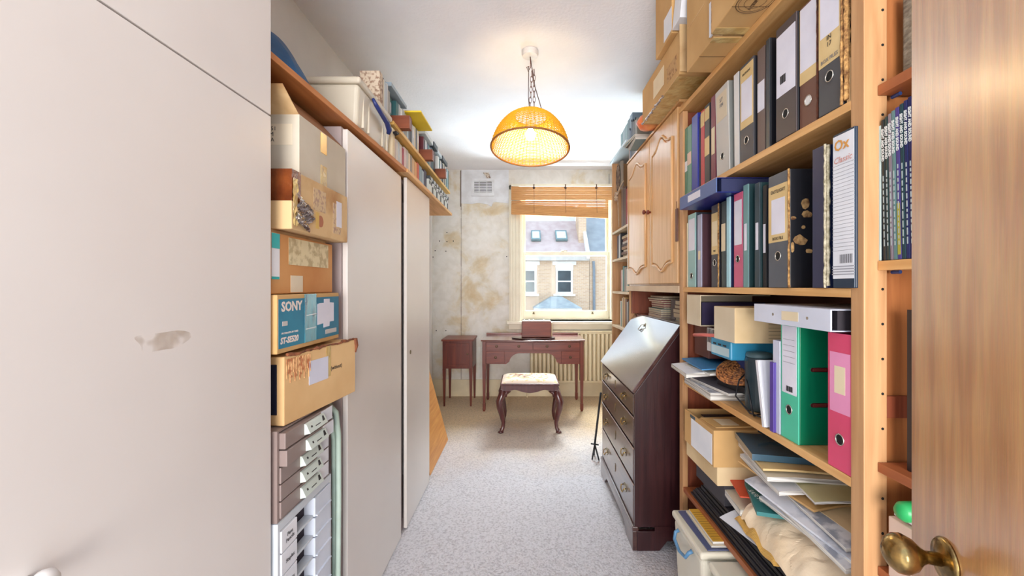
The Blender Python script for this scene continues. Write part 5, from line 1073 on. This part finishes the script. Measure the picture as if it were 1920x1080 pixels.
for i in range(11):
    zt = zb-.024-i*.061
    if zt-.058 < .03: break
    d = B(X0-.16, X0+.004, ya+.0075, w1-.002, zt-.058, zt-.001).obj('card_drawer', m_paper, fc, bevel=.001)
    text(hands[i], .015, (X0+.0045, (ya+w1)/2+.004, zt-.03), '+x', m_ink, d)
    B(X0-.029, X0-.002, w1+.001, w2-.001, zt-.060, zt-.052).obj('divider', m_wf, fc)
    d = B(X0-.16, X0+.004, w2+.001, yz-.0055, zt-.058, zt-.001).obj('card_drawer', mat('white_drawer', (214, 220, 232), .4), fc, bevel=.001); B(X0+.004, X0+.010, w2+.004, yz-.010, zt-.0565, zt-.053).obj('lip', mat('white_drawer', (214, 220, 232), .4), d)
# pale hose looped beside the cabinets
g = G(); m_hose = mat('hose', (186, 204, 192), .4, col2=(170, 190, 176), scale=8)
g.tube([(-.69, 1.425, .93), (-.655, 1.44, .928), (-.645, 1.46, .90), (-.64, 1.468, .82), (-.64, 1.47, .6), (-.642, 1.468, .3), (-.645, 1.46, .02)], .0095, 10); g.tube([(-.69, 1.45, .90), (-.664, 1.462, .88), (-.66, 1.478, .8), (-.66, 1.482, .5), (-.66, 1.478, .02)], .0085, 10)
tag(g.obj('hose', m_hose, smooth=True), 'pale green-white hose looped down between the cabinets and the wardrobe side', 'hose')
# worn brown box, slightly turned
bzz = .955
t = thing('cardboard_box', 'battered brown box with a torn corner jutting out on top of the drawer cabinet', 'box', (-.645, 1.145, bzz))
m_bx = mat('buff_board', (222, 184, 132), .7, col2=(206, 164, 112), scale=4)
B(-.885, -.645, 1.145, 1.53, bzz, bzz+.186).obj('carton_body', m_bx, t, bevel=.003)
B(-.85, -.665, 1.1425, 1.1448, bzz+.03, bzz+.165).obj('dark_end', P_(24, 28, 48, .5), t, label='black-painted end panel')
g = G()
for i in range(16): g.tube([(-.6442, 1.155+i*.007, bzz+.178), (-.6442, 1.156+i*.007, bzz+.125+.015*math.sin(i*2.1))], .0016, 5)
g.obj('torn_corrugation', mat('torn_card', (204, 158, 110), .9, col2=(150, 84, 50), scale=60, lo=.4, hi=.55), t)
B(-.6448, -.6438, 1.255, 1.355, bzz+.085, bzz+.155).obj('pale_label', P_(206, 206, 220, .6), t)
B(-.6448, -.644, 1.345, 1.37, bzz+.09, bzz+.187).obj('clear_tape', m_tapec, t)
g = G(); random.seed(8); g.tube([(-.645+random.uniform(-.003, .003), 1.16+.36*i/24, bzz+.187+random.uniform(-.002, .004)) for i in range(25)], [.003+random.uniform(-.001, .003) for _ in range(25)], 5); g.tube([(-.645, 1.528, bzz+.19), (-.642, 1.531, bzz+.165), (-.644, 1.53, bzz+.14)], [.008, .007, .002], 6); g.obj('torn_edge', mat('torn_rim', (150, 90, 56), .9, col2=(96, 50, 32), scale=50), t)
text('(without)', .018, (-.6448, 1.405, bzz+.112), '+x', m_ink, t)
t.rotation_euler.z = math.radians(-6)
# teal electronics carton
zz0, zz1 = 1.1535, 1.309
m_sony = mat('teal_print', (42, 128, 156), .55, col2=(30, 110, 140), scale=9)
t = thing('cardboard_box', 'blue-green printed electronics carton in the middle of the alcove stack', 'box', (-.80, 1.30, zz0))
fy0_, fy1_ = 1.108, 1.478
B(-.96, -.642, fy0_, fy1_, zz0, zz1).obj('carton_body', m_card, t, bevel=.003)
B(-.6418, -.6412, fy0_+.006, fy1_-.004, zz0+.013, zz1-.012).obj('printed_front', m_sony, t)
B(-.6411, -.6404, 1.245, 1.315, zz0+.013, zz1-.0005).obj('tape', mat('glossy_teal_tape', (14, 82, 110), .12, col2=(60, 150, 170), scale=40, stretch=(1, 1, .3), lo=.55, hi=.7, bump=.5, bscale=40, coat=1), t)
G().prism([(1.335, zz0+.125), (1.365, zz0+.125), (1.365, zz0+.137), (1.405, zz0+.137), (1.405, zz0+.125), (1.435, zz0+.123), (1.435, zz0+.062), (1.405, zz0+.062), (1.403, zz0+.048), (1.362, zz0+.046), (1.362, zz0+.060), (1.322, zz0+.058), (1.322, zz0+.122)], 'x', -.6411, -.6405).obj('paper_label', m_lab, t)
wl_ = P_(232, 216, 206, .5)
text('SONY', .036, (-.6410, 1.178, zz0+.122), '+x', wl_, t, bold=.0012, xs=1.08); text('ST-SE520', .023, (-.6410, 1.165, zz0+.032), '+x', wl_, t, bold=.0009, shear=.2)
text('FM STEREO/FM-AM TUNER', .007, (-.6410, 1.168, zz0+.052), '+x', wl_, t)
B(-.6411, -.6406, 1.130, 1.155, zz0+.072, zz0+.084).obj('printed_strip', P_(196, 190, 186, .6), t); B(-.6411, -.6406, 1.375, 1.455, zz0+.024, zz0+.038).obj('printed_strip', P_(196, 190, 186, .6), t)
g = G(); g.tube([(-.6405, 1.255, zz0+.092), (-.6400, 1.312, zz0+.094)], .0014, 5); g.tube([(-.6405, 1.252, zz0+.052), (-.6400, 1.312, zz0+.053)], .0014, 5); g.obj('tape_fold', P_(214, 226, 226, .3), t)
# carton with teal label
t = thing('cardboard_box', 'plain carton with a teal-edged white label above the blue-green one', 'box', (-.8, 1.29, 1.3105))
B(-.98, -.66, 1.112, 1.468, 1.3105, 1.474).obj('carton_body', mat('orange_card', (206, 150, 92), .7, col2=(188, 124, 66), scale=4), t, bevel=.003)
B(-.6598, -.6592, 1.113, 1.150, 1.352, 1.472).obj('white_label', m_paper, t); B(-.6591, -.6586, 1.113, 1.150, 1.432, 1.472).obj('teal_band', P_(40, 176, 176, .5), t); B(-.6591, -.6586, 1.113, 1.148, 1.350, 1.357).obj('teal_band', P_(40, 176, 176, .5), t)
B(-.6598, -.6590, 1.195, 1.435, 1.392, 1.468).obj('faded_label', mat('faded_label', (216, 200, 160), .6, col2=(180, 160, 120), scale=40, lo=.4, hi=.55), t); B(-.6598, -.6590, 1.205, 1.27, 1.314, 1.362).obj('peeling_flap', m_cardw, t)
# heavily taped carton
t = thing('cardboard_box', 'carton wound in shiny brown parcel tape in the upper alcove stack', 'box', (-.8, 1.33, 1.486))
ty0, ty1, tz0, tz1 = 1.152, 1.515, 1.486, 1.648; TX = -.628
B(-.96, TX, ty0, ty1, tz0, tz1).obj('carton_body', m_card3, t, bevel=.003)
tag(B(-.96, -.68, 1.12, 1.46, 1.475, 1.4855).obj('card_sheet', m_card3), 'loose corrugated sheet under the heavily taped carton', 'card')
g = G(); g.box(-.955, TX+.0012, ty0-.0012, ty0+.045, tz1-.085, tz1+.001); g.obj('brown_tape', m_tape, t)
g = G(); g.box(-.80, -.70, ty0-.0012, ty0, tz0+.03, tz0+.08); g.obj('brown_tape', m_tape, t)
random.seed(6)
def foil(u, v): return Vector((TX+.003+.012*math.sin(9*u+2*v)*math.sin(math.pi*u)*.6+random.uniform(0, .006), 1.157+.075*v+.03*u, tz0+.03+.065*u-.03*v))
G().grid(foil, 12, 12).obj('crumpled_film', m_foil, t, solid=.0008)
G().grid(lambda u, v: Vector((TX+.002+random.uniform(0, .005), 1.153+.022*v, tz0+.01+.13*u)), 16, 4).obj('clear_tape', m_tapec, t, solid=.0006)
B(TX+.0002, TX+.0008, 1.27, 1.35, tz0+.075, tz0+.14).obj('stencilled_print', mat('purple_print', (206, 178, 140), .8, col2=(176, 144, 124), scale=70, lo=.42, hi=.5), t)
B(TX+.0002, TX+.0008, 1.40, 1.46, tz0+.02, tz0+.12).obj('stencilled_print', mat('purple_print', (206, 178, 140), .8), t); B(TX+.0009, TX+.0014, 1.425, 1.465, tz0+.045, tz0+.13).obj('pale_label', m_lab, t)
G().lathe([(.018, 0), (.018, .0006)], (TX+.0002, 1.315, tz0+.045), 'x', 20).obj('round_stamp', P_(176, 110, 80, .7), t)
B(TX+.0002, TX+.0009, 1.285, 1.305, tz0+.02, tz0+.07).obj('yellow_tape', P_(214, 170, 70, .4), t)
# top open box with flaps
t = thing('cardboard_box', 'pale open carton with raised flaps, topmost in the alcove under the shelf', 'box', (-.8, 1.37, 1.65))
qy0, qy1, qz0, qz1, QX = 1.218, 1.53, 1.650, 1.822, -.642
m_pc = mat('pale_grey_card', (206, 196, 178), .75, col2=(190, 178, 158), scale=5)
g = G(); g.box(QX-.004, QX, qy0, qy1, qz0, qz1); g.box(-.97, -.966, qy0, qy1, qz0, qz1); g.box(-.966, QX-.004, qy0, qy0+.004, qz0, qz1); g.box(-.966, QX-.004, qy1-.004, qy1, qz0, qz1); g.box(-.966, QX-.004, qy0+.004, qy1-.004, qz0, qz0+.004); g.obj('carton_body', m_pc, t)
g = G(); g.hexa([(-.96, qy0, qz1), (QX-.002, qy0, qz1), (QX-.002, qy0+.003, qz1), (-.96, qy0+.003, qz1), (-.95, qy0-.075, qz1+.055), (QX-.01, qy0-.07, qz1+.055), (QX-.01, qy0-.067, qz1+.057), (-.95, qy0-.072, qz1+.057)]); g.obj('flap', m_card3, t)
g = G(); g.hexa([(QX-.004, qy0+.01, qz1), (QX, qy0+.01, qz1), (QX, qy1-.01, qz1), (QX-.004, qy1-.01, qz1), (QX-.085, qy0+.02, qz1+.085), (QX-.081, qy0+.02, qz1+.087), (QX-.081, qy1-.02, qz1+.087), (QX-.085, qy1-.02, qz1+.085)]); g.obj('flap', mat('dark_card', (150, 100, 60), .8), t)  # aisle-side flap in a darker brown than the carton
B(-.96, QX-.02, qy0-.0008, qy0-.0001, qz0+.085, qz0+.145).obj('typed_label', m_cardw, t)
text('S/F 7551\n12 LM\nKOTA', .016, (-.735, qy0-.001, qz0+.115), '-y', m_ink, t)
B(QX+.0002, QX+.0012, 1.345, 1.385, qz0+.105, qz1-.003).obj('brown_tape', P_(226, 176, 80, .25), t, label='shiny yellow tape strip'); B(QX+.0002, QX+.0012, 1.345, 1.385, qz0+.0, qz0+.065).obj('brown_tape', m_tapec, t)
# blue bag on the shelf
def bagp(u, v):
    a_ = 2*math.pi*u; r = math.sin(math.pi*min(v, .98)/2+.0)**.5 if v < 1 else 1
    rr = (1-v)**.45; wob = 1+.08*math.sin(5*a_)+.05*math.sin(9*a_+4*v)
    return Vector((-.86+.17*rr*wob*math.cos(a_), 1.32+.20*rr*wob*math.sin(a_), 1.9505+.20*v+.015*math.sin(3*a_)*v*(1-v)*4))
g = G().grid(bagp, 36, 16)
tag(g.obj('fabric_bag', mat('blue_nylon', (24, 84, 126), .5, col2=(14, 58, 98), scale=6, bump=.5, bscale=12), smooth=True), 'dark blue nylon bag slumped on the shelf above the alcove', 'bag')

# ------------------------------------------------------------------ left wall shelf contents
L1 = 1.9505
m_bin = mat('translucent_bin', (226, 216, 196), .3, col2=(214, 202, 180), scale=3, alpha=.8)
t = thing('storage_box', 'translucent plastic storage box with a navy clip handle on the left wall shelf', 'storage box', (-.75, 1.86, L1))
a, b = 1.645, 2.045
g = G().hexa([(-.87, a+.012, L1), (-.650, a+.012, L1), (-.650, b-.012, L1), (-.87, b-.012, L1), (-.88, a, L1+.165), (-.638, a, L1+.165), (-.638, b, L1+.165), (-.88, b, L1+.165)]); g.obj('bin_body', m_bin, t, bevel=.016, seg=4)
B(-.885, -.632, a-.004, b+.004, L1+.1655, L1+.192).obj('lid', m_bin, t, bevel=.010, seg=4)
g = G()
for yy in (1.70, 1.76, 1.93, 1.99): g.box(-.650, -.640, yy, yy+.012, L1+.012, L1+.155)
g.obj('moulded_rib', m_bin, t, bevel=.003)
G().tube([(-.632, 1.78, L1+.165), (-.622, 1.79, L1+.142), (-.618, 1.84, L1+.128), (-.618, 1.92, L1+.118), (-.62, 1.96, L1+.100), (-.628, 1.97, L1+.085)], [.006, .009, .010, .012, .013, .009], 8).obj('clip_handle', P_(38, 52, 112, .35), t, smooth=True)
Lid = L1+.1925
tag(B(-.735, -.645, 1.905, 1.945, Lid, Lid+.152).obj('patterned_box', mat('floral_paper', (206, 188, 166), .7, col2=(150, 120, 100), scale=60, lo=.42, hi=.52), bevel=.002), 'small flower-patterned box standing on the lid of the plastic storage box', 'box')
for i, (cn, c, w_, h) in enumerate([('maroon-brown', (96, 60, 60), .014, .15), ('cream', (210, 200, 176), .014, .145), ('ice grey', (196, 200, 202), .018, .150), ('silver-blue', (170, 180, 190), .018, .14), ('pale grey', (190, 190, 190), .018, .15)]):
    yy = 1.95+sum([.014, .014, .018, .018, .018][:i])+i*.001
    book('book', '%s tall book standing on the end of the plastic storage box lid' % cn, yy, yy+w_, -.65, Lid, h, P_(*c, .5), face=1, d=.12)
book('folder', 'cream folder with a black bulldog clip beside the plastic storage box', 2.078, 2.115, -.642, L1, .155, m_cream if True else None, face=1, d=.16, cat='folder')
tag(G().tube([(-.640, 2.085, L1+.130), (-.628, 2.09, L1+.135), (-.624, 2.105, L1+.135), (-.640, 2.11, L1+.130)], .007, 8).obj('bulldog_clip', m_black), 'black bulldog clip gripping the cream folder', 'clip')
tag(B(-.80, -.645, 2.122, 2.150, L1, L1+.12).obj('magazine_rack', P_(190, 170, 160, .5), bevel=.003), 'pink-grey leaflet holder beside the cream folder on the lower left shelf', 'holder')
def xfr(y, y0, y1, a, b): return a+(b-a)*(y-y0)/(y1-y0)
low = [('dark brown', (84, 50, 36)), ('white', (226, 224, 222)), ('pale blue', (196, 206, 214)), ('off-white', (214, 208, 200)), ('crimson', (160, 24, 50)), ('pink-white', (220, 200, 200)), ('light grey', (190, 184, 180)), ('cream', (220, 206, 180)), ('grey-brown', (150, 136, 124)), ('tan', (206, 170, 126)), ('amber', (214, 156, 90)), ('burnt orange', (196, 84, 44)), ('steel blue', (130, 152, 166)), ('sky grey', (160, 178, 188)), ('deep plum', (50, 34, 60))]
y = 2.20; random.seed(21)
place = ['nearest the plastic box', 'second along', 'third along', 'fourth along', 'fifth along', 'sixth along', 'seventh along', 'eighth along', 'ninth along', 'tenth along', 'eleventh along', 'twelfth along', 'thirteenth along', 'fourteenth along', 'last before the index boxes']
for i, (cn, c) in enumerate(low):
    w_ = [.035, .03, .03, .035, .038, .04, .036, .036, .036, .05, .05, .05, .06, .05, .07][i]; h = .150+random.uniform(-.012, .012)-(.0 if i < 12 else .01)
    book('book', '%s book on the lower left wall shelf, %s' % (cn, place[i]), y, y+w_, xfr(y, 2.2, 2.95, -.672, -.650), L1, h, P_(*c, .5), face=1, d=.13); y += w_+.001
yi = y+.004; k = 0; ORDN = ['first','second','third','fourth','fifth','sixth','seventh','eighth','ninth','tenth','eleventh','twelfth','thirteenth','fourteenth','fifteenth','sixteenth','seventeenth','eighteenth','nineteenth','twentieth']
while yi < 3.56:
    w_ = .045; h = .105
    dk_ = k % 3 == 2
    o = book('index_box', ('dark index box with white label' if dk_ else 'white index box with black label')+', lower left shelf, %s past the plum book' % ORDN[k], yi, yi+w_, -.640, L1, h, P_(214, 220, 216, .5) if not dk_ else P_(40, 50, 52, .5), face=1, d=.2, cat='box', group='black and white index boxes on the lower left wall shelf', strip=[(.70, .92, m_black if not dk_ else m_paper)], pages=False)
    o2 = B(-.80, -.634, yi+.002, yi+w_-.002, L1+h+.0005, L1+h+.022).obj('card_packet', P_(206, 214, 218, .4) if k % 2 else P_(60, 68, 76, .4), bevel=.001)
    tag(o2, ('white' if k % 2 else 'charcoal')+' flat packet lying on the %s index box past the plum book' % ORDN[k], 'packet', ('white' if k % 2 else 'charcoal')+' packets on the index boxes'); yi += w_+.003; k += 1
# upper row
U = UZ+.0005
up = []
pal = [('black', (34, 36, 42)), ('white', (226, 228, 226)), ('maroon', (96, 30, 44)), ('charcoal', (70, 74, 80)), ('pale grey', (196, 200, 200)), ('teal', (50, 100, 104)), ('cream', (222, 212, 190)), ('navy', (40, 50, 80)), ('silver', (176, 182, 186)), ('ivory', (216, 214, 200)), ('slate', (96, 106, 114)), ('sea green', (110, 150, 146)), ('dark brown', (66, 46, 40)), ('ice blue', (180, 204, 212)), ('stone', (160, 156, 148))]
y = 2.10; i = 0; random.seed(33); ordn = ['first', 'second', 'third', 'fourth', 'fifth', 'sixth', 'seventh', 'eighth', 'ninth', 'tenth', 'eleventh', 'twelfth', 'thirteenth', 'fourteenth', 'fifteenth', 'sixteenth', 'seventeenth', 'eighteenth', 'nineteenth', 'twentieth', 'twenty-first', 'twenty-second', 'twenty-third', 'twenty-fourth', 'twenty-fifth', 'twenty-sixth', 'twenty-seventh', 'twenty-eighth', 'twenty-ninth', 'thirtieth', 'thirty-first', 'thirty-second', 'thirty-third', 'thirty-fourth', 'thirty-fifth', 'thirty-sixth', 'thirty-seventh', 'thirty-eighth', 'thirty-ninth', 'fortieth', 'forty-first', 'forty-second', 'forty-third', 'forty-fourth', 'forty-fifth']
blocks = [2.175, 2.715, 3.16]
last = -1
while y < 3.60 and i < 45:
    j = random.choice([q for q in range(len(pal)) if q != last]); last = j; cn, c = pal[j]
    w_ = random.uniform(.024, .046); h = .172+random.uniform(-.010, .012)
    X_ = xfr(y, 2.1, 3.6, -.680, -.645)
    hit = [b_ for b_ in blocks if b_-.002 < y+w_ and y < b_+.052]
    if hit:
        X_ = -.70
    book('book', '%s book, %s from the plastic-box end of the upper left shelf' % (cn, ordn[i]), y, y+w_, X_, U, h, P_(*c, .5), face=1, d=.13, strip=[(.55, .85, m_lab)] if i % 3 == 0 else None); y += w_+.0012; i += 1
for b_, lab_ in zip(blocks, ('nearest the plastic storage box', 'in the middle of the row', 'towards the window')):
    tag(B(-.699, -.585, b_, b_+.045, U, U+.066).obj('wooden_block', wood('block_wood', (136, 70, 38), (112, 52, 26), .5, 'x'), bevel=.001), 'small brown wooden block jutting from the upper left shelf, %s' % lab_, 'block')
zt = U+.190
flat = [('long grey-edged record case lying on the upper books, nearest the storage box', 2.12, 2.40, -.66, .02, (150, 166, 178)), ('charcoal box file lying on the upper books behind the record case', 2.12, 2.42, -.70, .02, (50, 56, 64)), ('bright yellow folder jutting from the top of the upper books', 2.44, 2.74, -.59, .010, (240, 208, 50)), ('grey-white flat case lying on the upper books past the yellow folder', 2.78, 3.02, -.645, .028, (196, 202, 204)), ('black flat case lying on the upper books, middle of the row', 3.03, 3.16, -.64, .034, (40, 46, 54)), ('pale blue flat case lying on the upper books', 3.17, 3.34, -.645, .026, (180, 194, 202)), ('charcoal flat case lying at the window end of the upper books', 3.35, 3.56, -.64, .032, (56, 64, 72))]
for i, (lb, a, b, x, th, c) in enumerate(flat):
    zz = zt+(.0 if i != 1 else .0205)
    tag(B(x-.14, x, a, b, zz, zz+th).obj('flat_case', P_(*c, .5), bevel=.002), lb, 'case')

# ------------------------------------------------------------------ the street outside the window
YO = 22.0
def ox(px, Y=YO): return (px-VX)/F*Y
def brickmat(name, a, b, mortar, sc):
    m = bpy.data.materials.new(name); m.use_nodes = True; n = m.node_tree.nodes; l = m.node_tree.links; bb = n['Principled BSDF']; bb.inputs['Roughness'].default_value = .9
    t = n.new('ShaderNodeTexCoord'); mp = n.new('ShaderNodeMapping'); mp.inputs['Rotation'].default_value = (math.radians(90), 0, 0)
    k = n.new('ShaderNodeTexBrick'); k.inputs['Scale'].default_value = sc; k.inputs['Color1'].default_value = (*lin(a), 1); k.inputs['Color2'].default_value = (*lin(b), 1); k.inputs['Mortar'].default_value = (*lin(mortar), 1); k.inputs['Mortar Size'].default_value = .012
    k.inputs['Brick Width'].default_value = .45; k.inputs['Row Height'].default_value = .15
    l.new(t.outputs['Object'], mp.inputs[0]); l.new(mp.outputs[0], k.inputs['Vector']); l.new(k.outputs['Color'], bb.inputs['Base Color']); return m
m_brick = brickmat('london_brick', (204, 176, 148), (190, 160, 134), (204, 194, 178), 2.0)
m_roof = mat('mauve_roof', (190, 172, 168), .8, col2=(178, 156, 152), scale=3); m_slate = mat('blue_slate', (158, 166, 168), .6, col2=(138, 146, 150), scale=3); m_stone = paint(222, 220, 216, .7); m_dpane = mat('dark_pane', (50, 66, 74), .15, col2=(34, 46, 54), scale=2)
def zz_(py, Y=YO): return ZY(py, Y)
hs = thing('terraced_house', 'brick terraced house across the street seen through the window', 'house', (2, YO, -6))
B(ox(860), ox(1105), YO, YO+6, -6, zz_(488)).obj('brick_wall', m_brick, hs)
B(ox(860), ox(1104), YO-.25, YO+.1, zz_(489), zz_(482)).obj('gutter', paint(190, 186, 180, .6), hs)
g = G(); zt_ = zz_(482); g.prism([(YO-.1, zt_), (YO+2.6, zt_+2.25), (YO+2.8, zt_+2.25), (YO+6, zt_)], 'x', ox(860), ox(1104)); g.obj('roof', m_roof, hs)
B(ox(860), ox(1090), YO+2.65, YO+5, zt_+1.9, zt_+3.2).obj('parapet', paint(214, 218, 220, .8), hs)
def onroof(px, t, off=.06): return (0, YO-.1+2.7*t-off*.7, zt_+2.25*t+off*.7)
for (pa, pb) in ((996, 1014), (1042, 1064)):
    g = G(); q = 1.045; xa, xb = ox(pa)*q, ox(pb)*q; t0, t1 = .40, .66; a_ = onroof(0, t0, .02); b_ = onroof(0, t1, .02); c_ = onroof(0, t0, .16); e_ = onroof(0, t1, .16)
    g.hexa([(xa, a_[1], a_[2]), (xb, a_[1], a_[2]), (xb, b_[1], b_[2]), (xa, b_[1], b_[2]), (xa, c_[1], c_[2]), (xb, c_[1], c_[2]), (xb, e_[1], e_[2]), (xa, e_[1], e_[2])]); o = g.obj('skylight', paint(110, 130, 132, .5), hs)
    c_ = onroof(0, t0+.04, .17); e_ = onroof(0, t1-.04, .17); g = G(); g.hexa([(xa+.07, c_[1], c_[2]-.02), (xb-.07, c_[1], c_[2]-.02), (xb-.07, e_[1], e_[2]-.02), (xa+.07, e_[1], e_[2]-.02), (xa+.07, c_[1]-.01, c_[2]), (xb-.07, c_[1]-.01, c_[2]), (xb-.07, e_[1]-.01, e_[2]), (xa+.07, e_[1]-.01, e_[2])]); g.obj('pane', paint(206, 224, 226, .2), o)
B(ox(1089), ox(1104), YO+.9, YO+2.2, zt_, zz_(385, YO+1)).obj('chimney', m_brick, hs)
g = G(); g.prism([(YO-.35, zt_-.1), (YO+2.6, zt_+2.75), (YO+2.6, zt_+3.05), (YO-.35, zt_+.25)], 'x', ox(1098), ox(1104)); g.obj('party_wall', m_stone, hs)
for (pa, pb, la, lb) in ((972, 1006, 966, 1012), (1042, 1074, 1036, 1080)):
    w = B(ox(pa), ox(pb), YO-.04, YO+.1, zz_(551), zz_(505)).obj('window', m_stone, hs)
    for (u0, u1) in ((508, 526), (529, 547)): B(ox(pa)+.11, ox(pb)-.11, YO-.06, YO-.041, zz_(u1), zz_(u0)).obj('pane', m_dpane, w)
    B(ox(pa)-.12, ox(pb)+.12, YO-.16, YO-.0, zz_(555), zz_(551)).obj('sill', m_stone, w)
    g = G(); g.box(ox(la), ox(lb), YO-.08, YO-.005, zz_(497), zz_(490)); g.box(ox(la)+.15, ox(lb)-.15, YO-.08, YO-.005, zz_(506), zz_(497)); g.obj('lintel', m_stone, hs)
G().tube([(ox(1112), YO-.12, zz_(490)), (ox(1113), YO-.12, zz_(505)), (ox(1114), YO-.12, -5.9)], .07, 8).obj('drainpipe', paint(120, 130, 140, .5), hs)
g = G(); bxa, bxb, byy = ox(1000, 20.5), ox(1092, 20.5), 20.5; z0_, z1_ = zz_(578, 20.5), zz_(569, 21.6)
g.hexa([(bxa, 20.4, z0_), (bxb, 20.4, z0_), (bxb, 21.99, z0_), (bxa, 21.99, z0_), (bxa+.9, 21.2, z1_+.35), (bxb-.9, 21.2, z1_+.35), (bxb-.9, 21.98, z1_+.35), (bxa+.9, 21.98, z1_+.35)]); g.obj('bay_roof', m_slate, hs)
B(bxa+.03, bxb-.03, 20.45, 21.99, z0_-.32, z0_-.001).obj('bay_fascia', m_stone, hs); B(bxa+.2, bxb-.2, 20.6, 21.99, -6, z0_-.321).obj('bay_wall', m_brick, hs)
nh = thing('neighbour_house', 'slate-roofed house at the right edge of the window view', 'house', (5, YO, -6))
B(ox(1105)+.02, ox(1240), YO+.02, YO+6, -6, zz_(480)).obj('brick_wall', m_brick, nh)
g = G(); g.prism([(YO+.3, zz_(480)), (YO+3.4, zz_(480)+3.0), (YO+6, zz_(480))], 'x', ox(1105)+.02, ox(1240)); g.obj('roof', mat('grey_slate', (150, 156, 162), .7, col2=(134, 140, 146), scale=2), nh)
struct(B(-40, 40, 6.5, 60, -6.2, -6.01).obj('ground', paint(150, 148, 146, .9)))
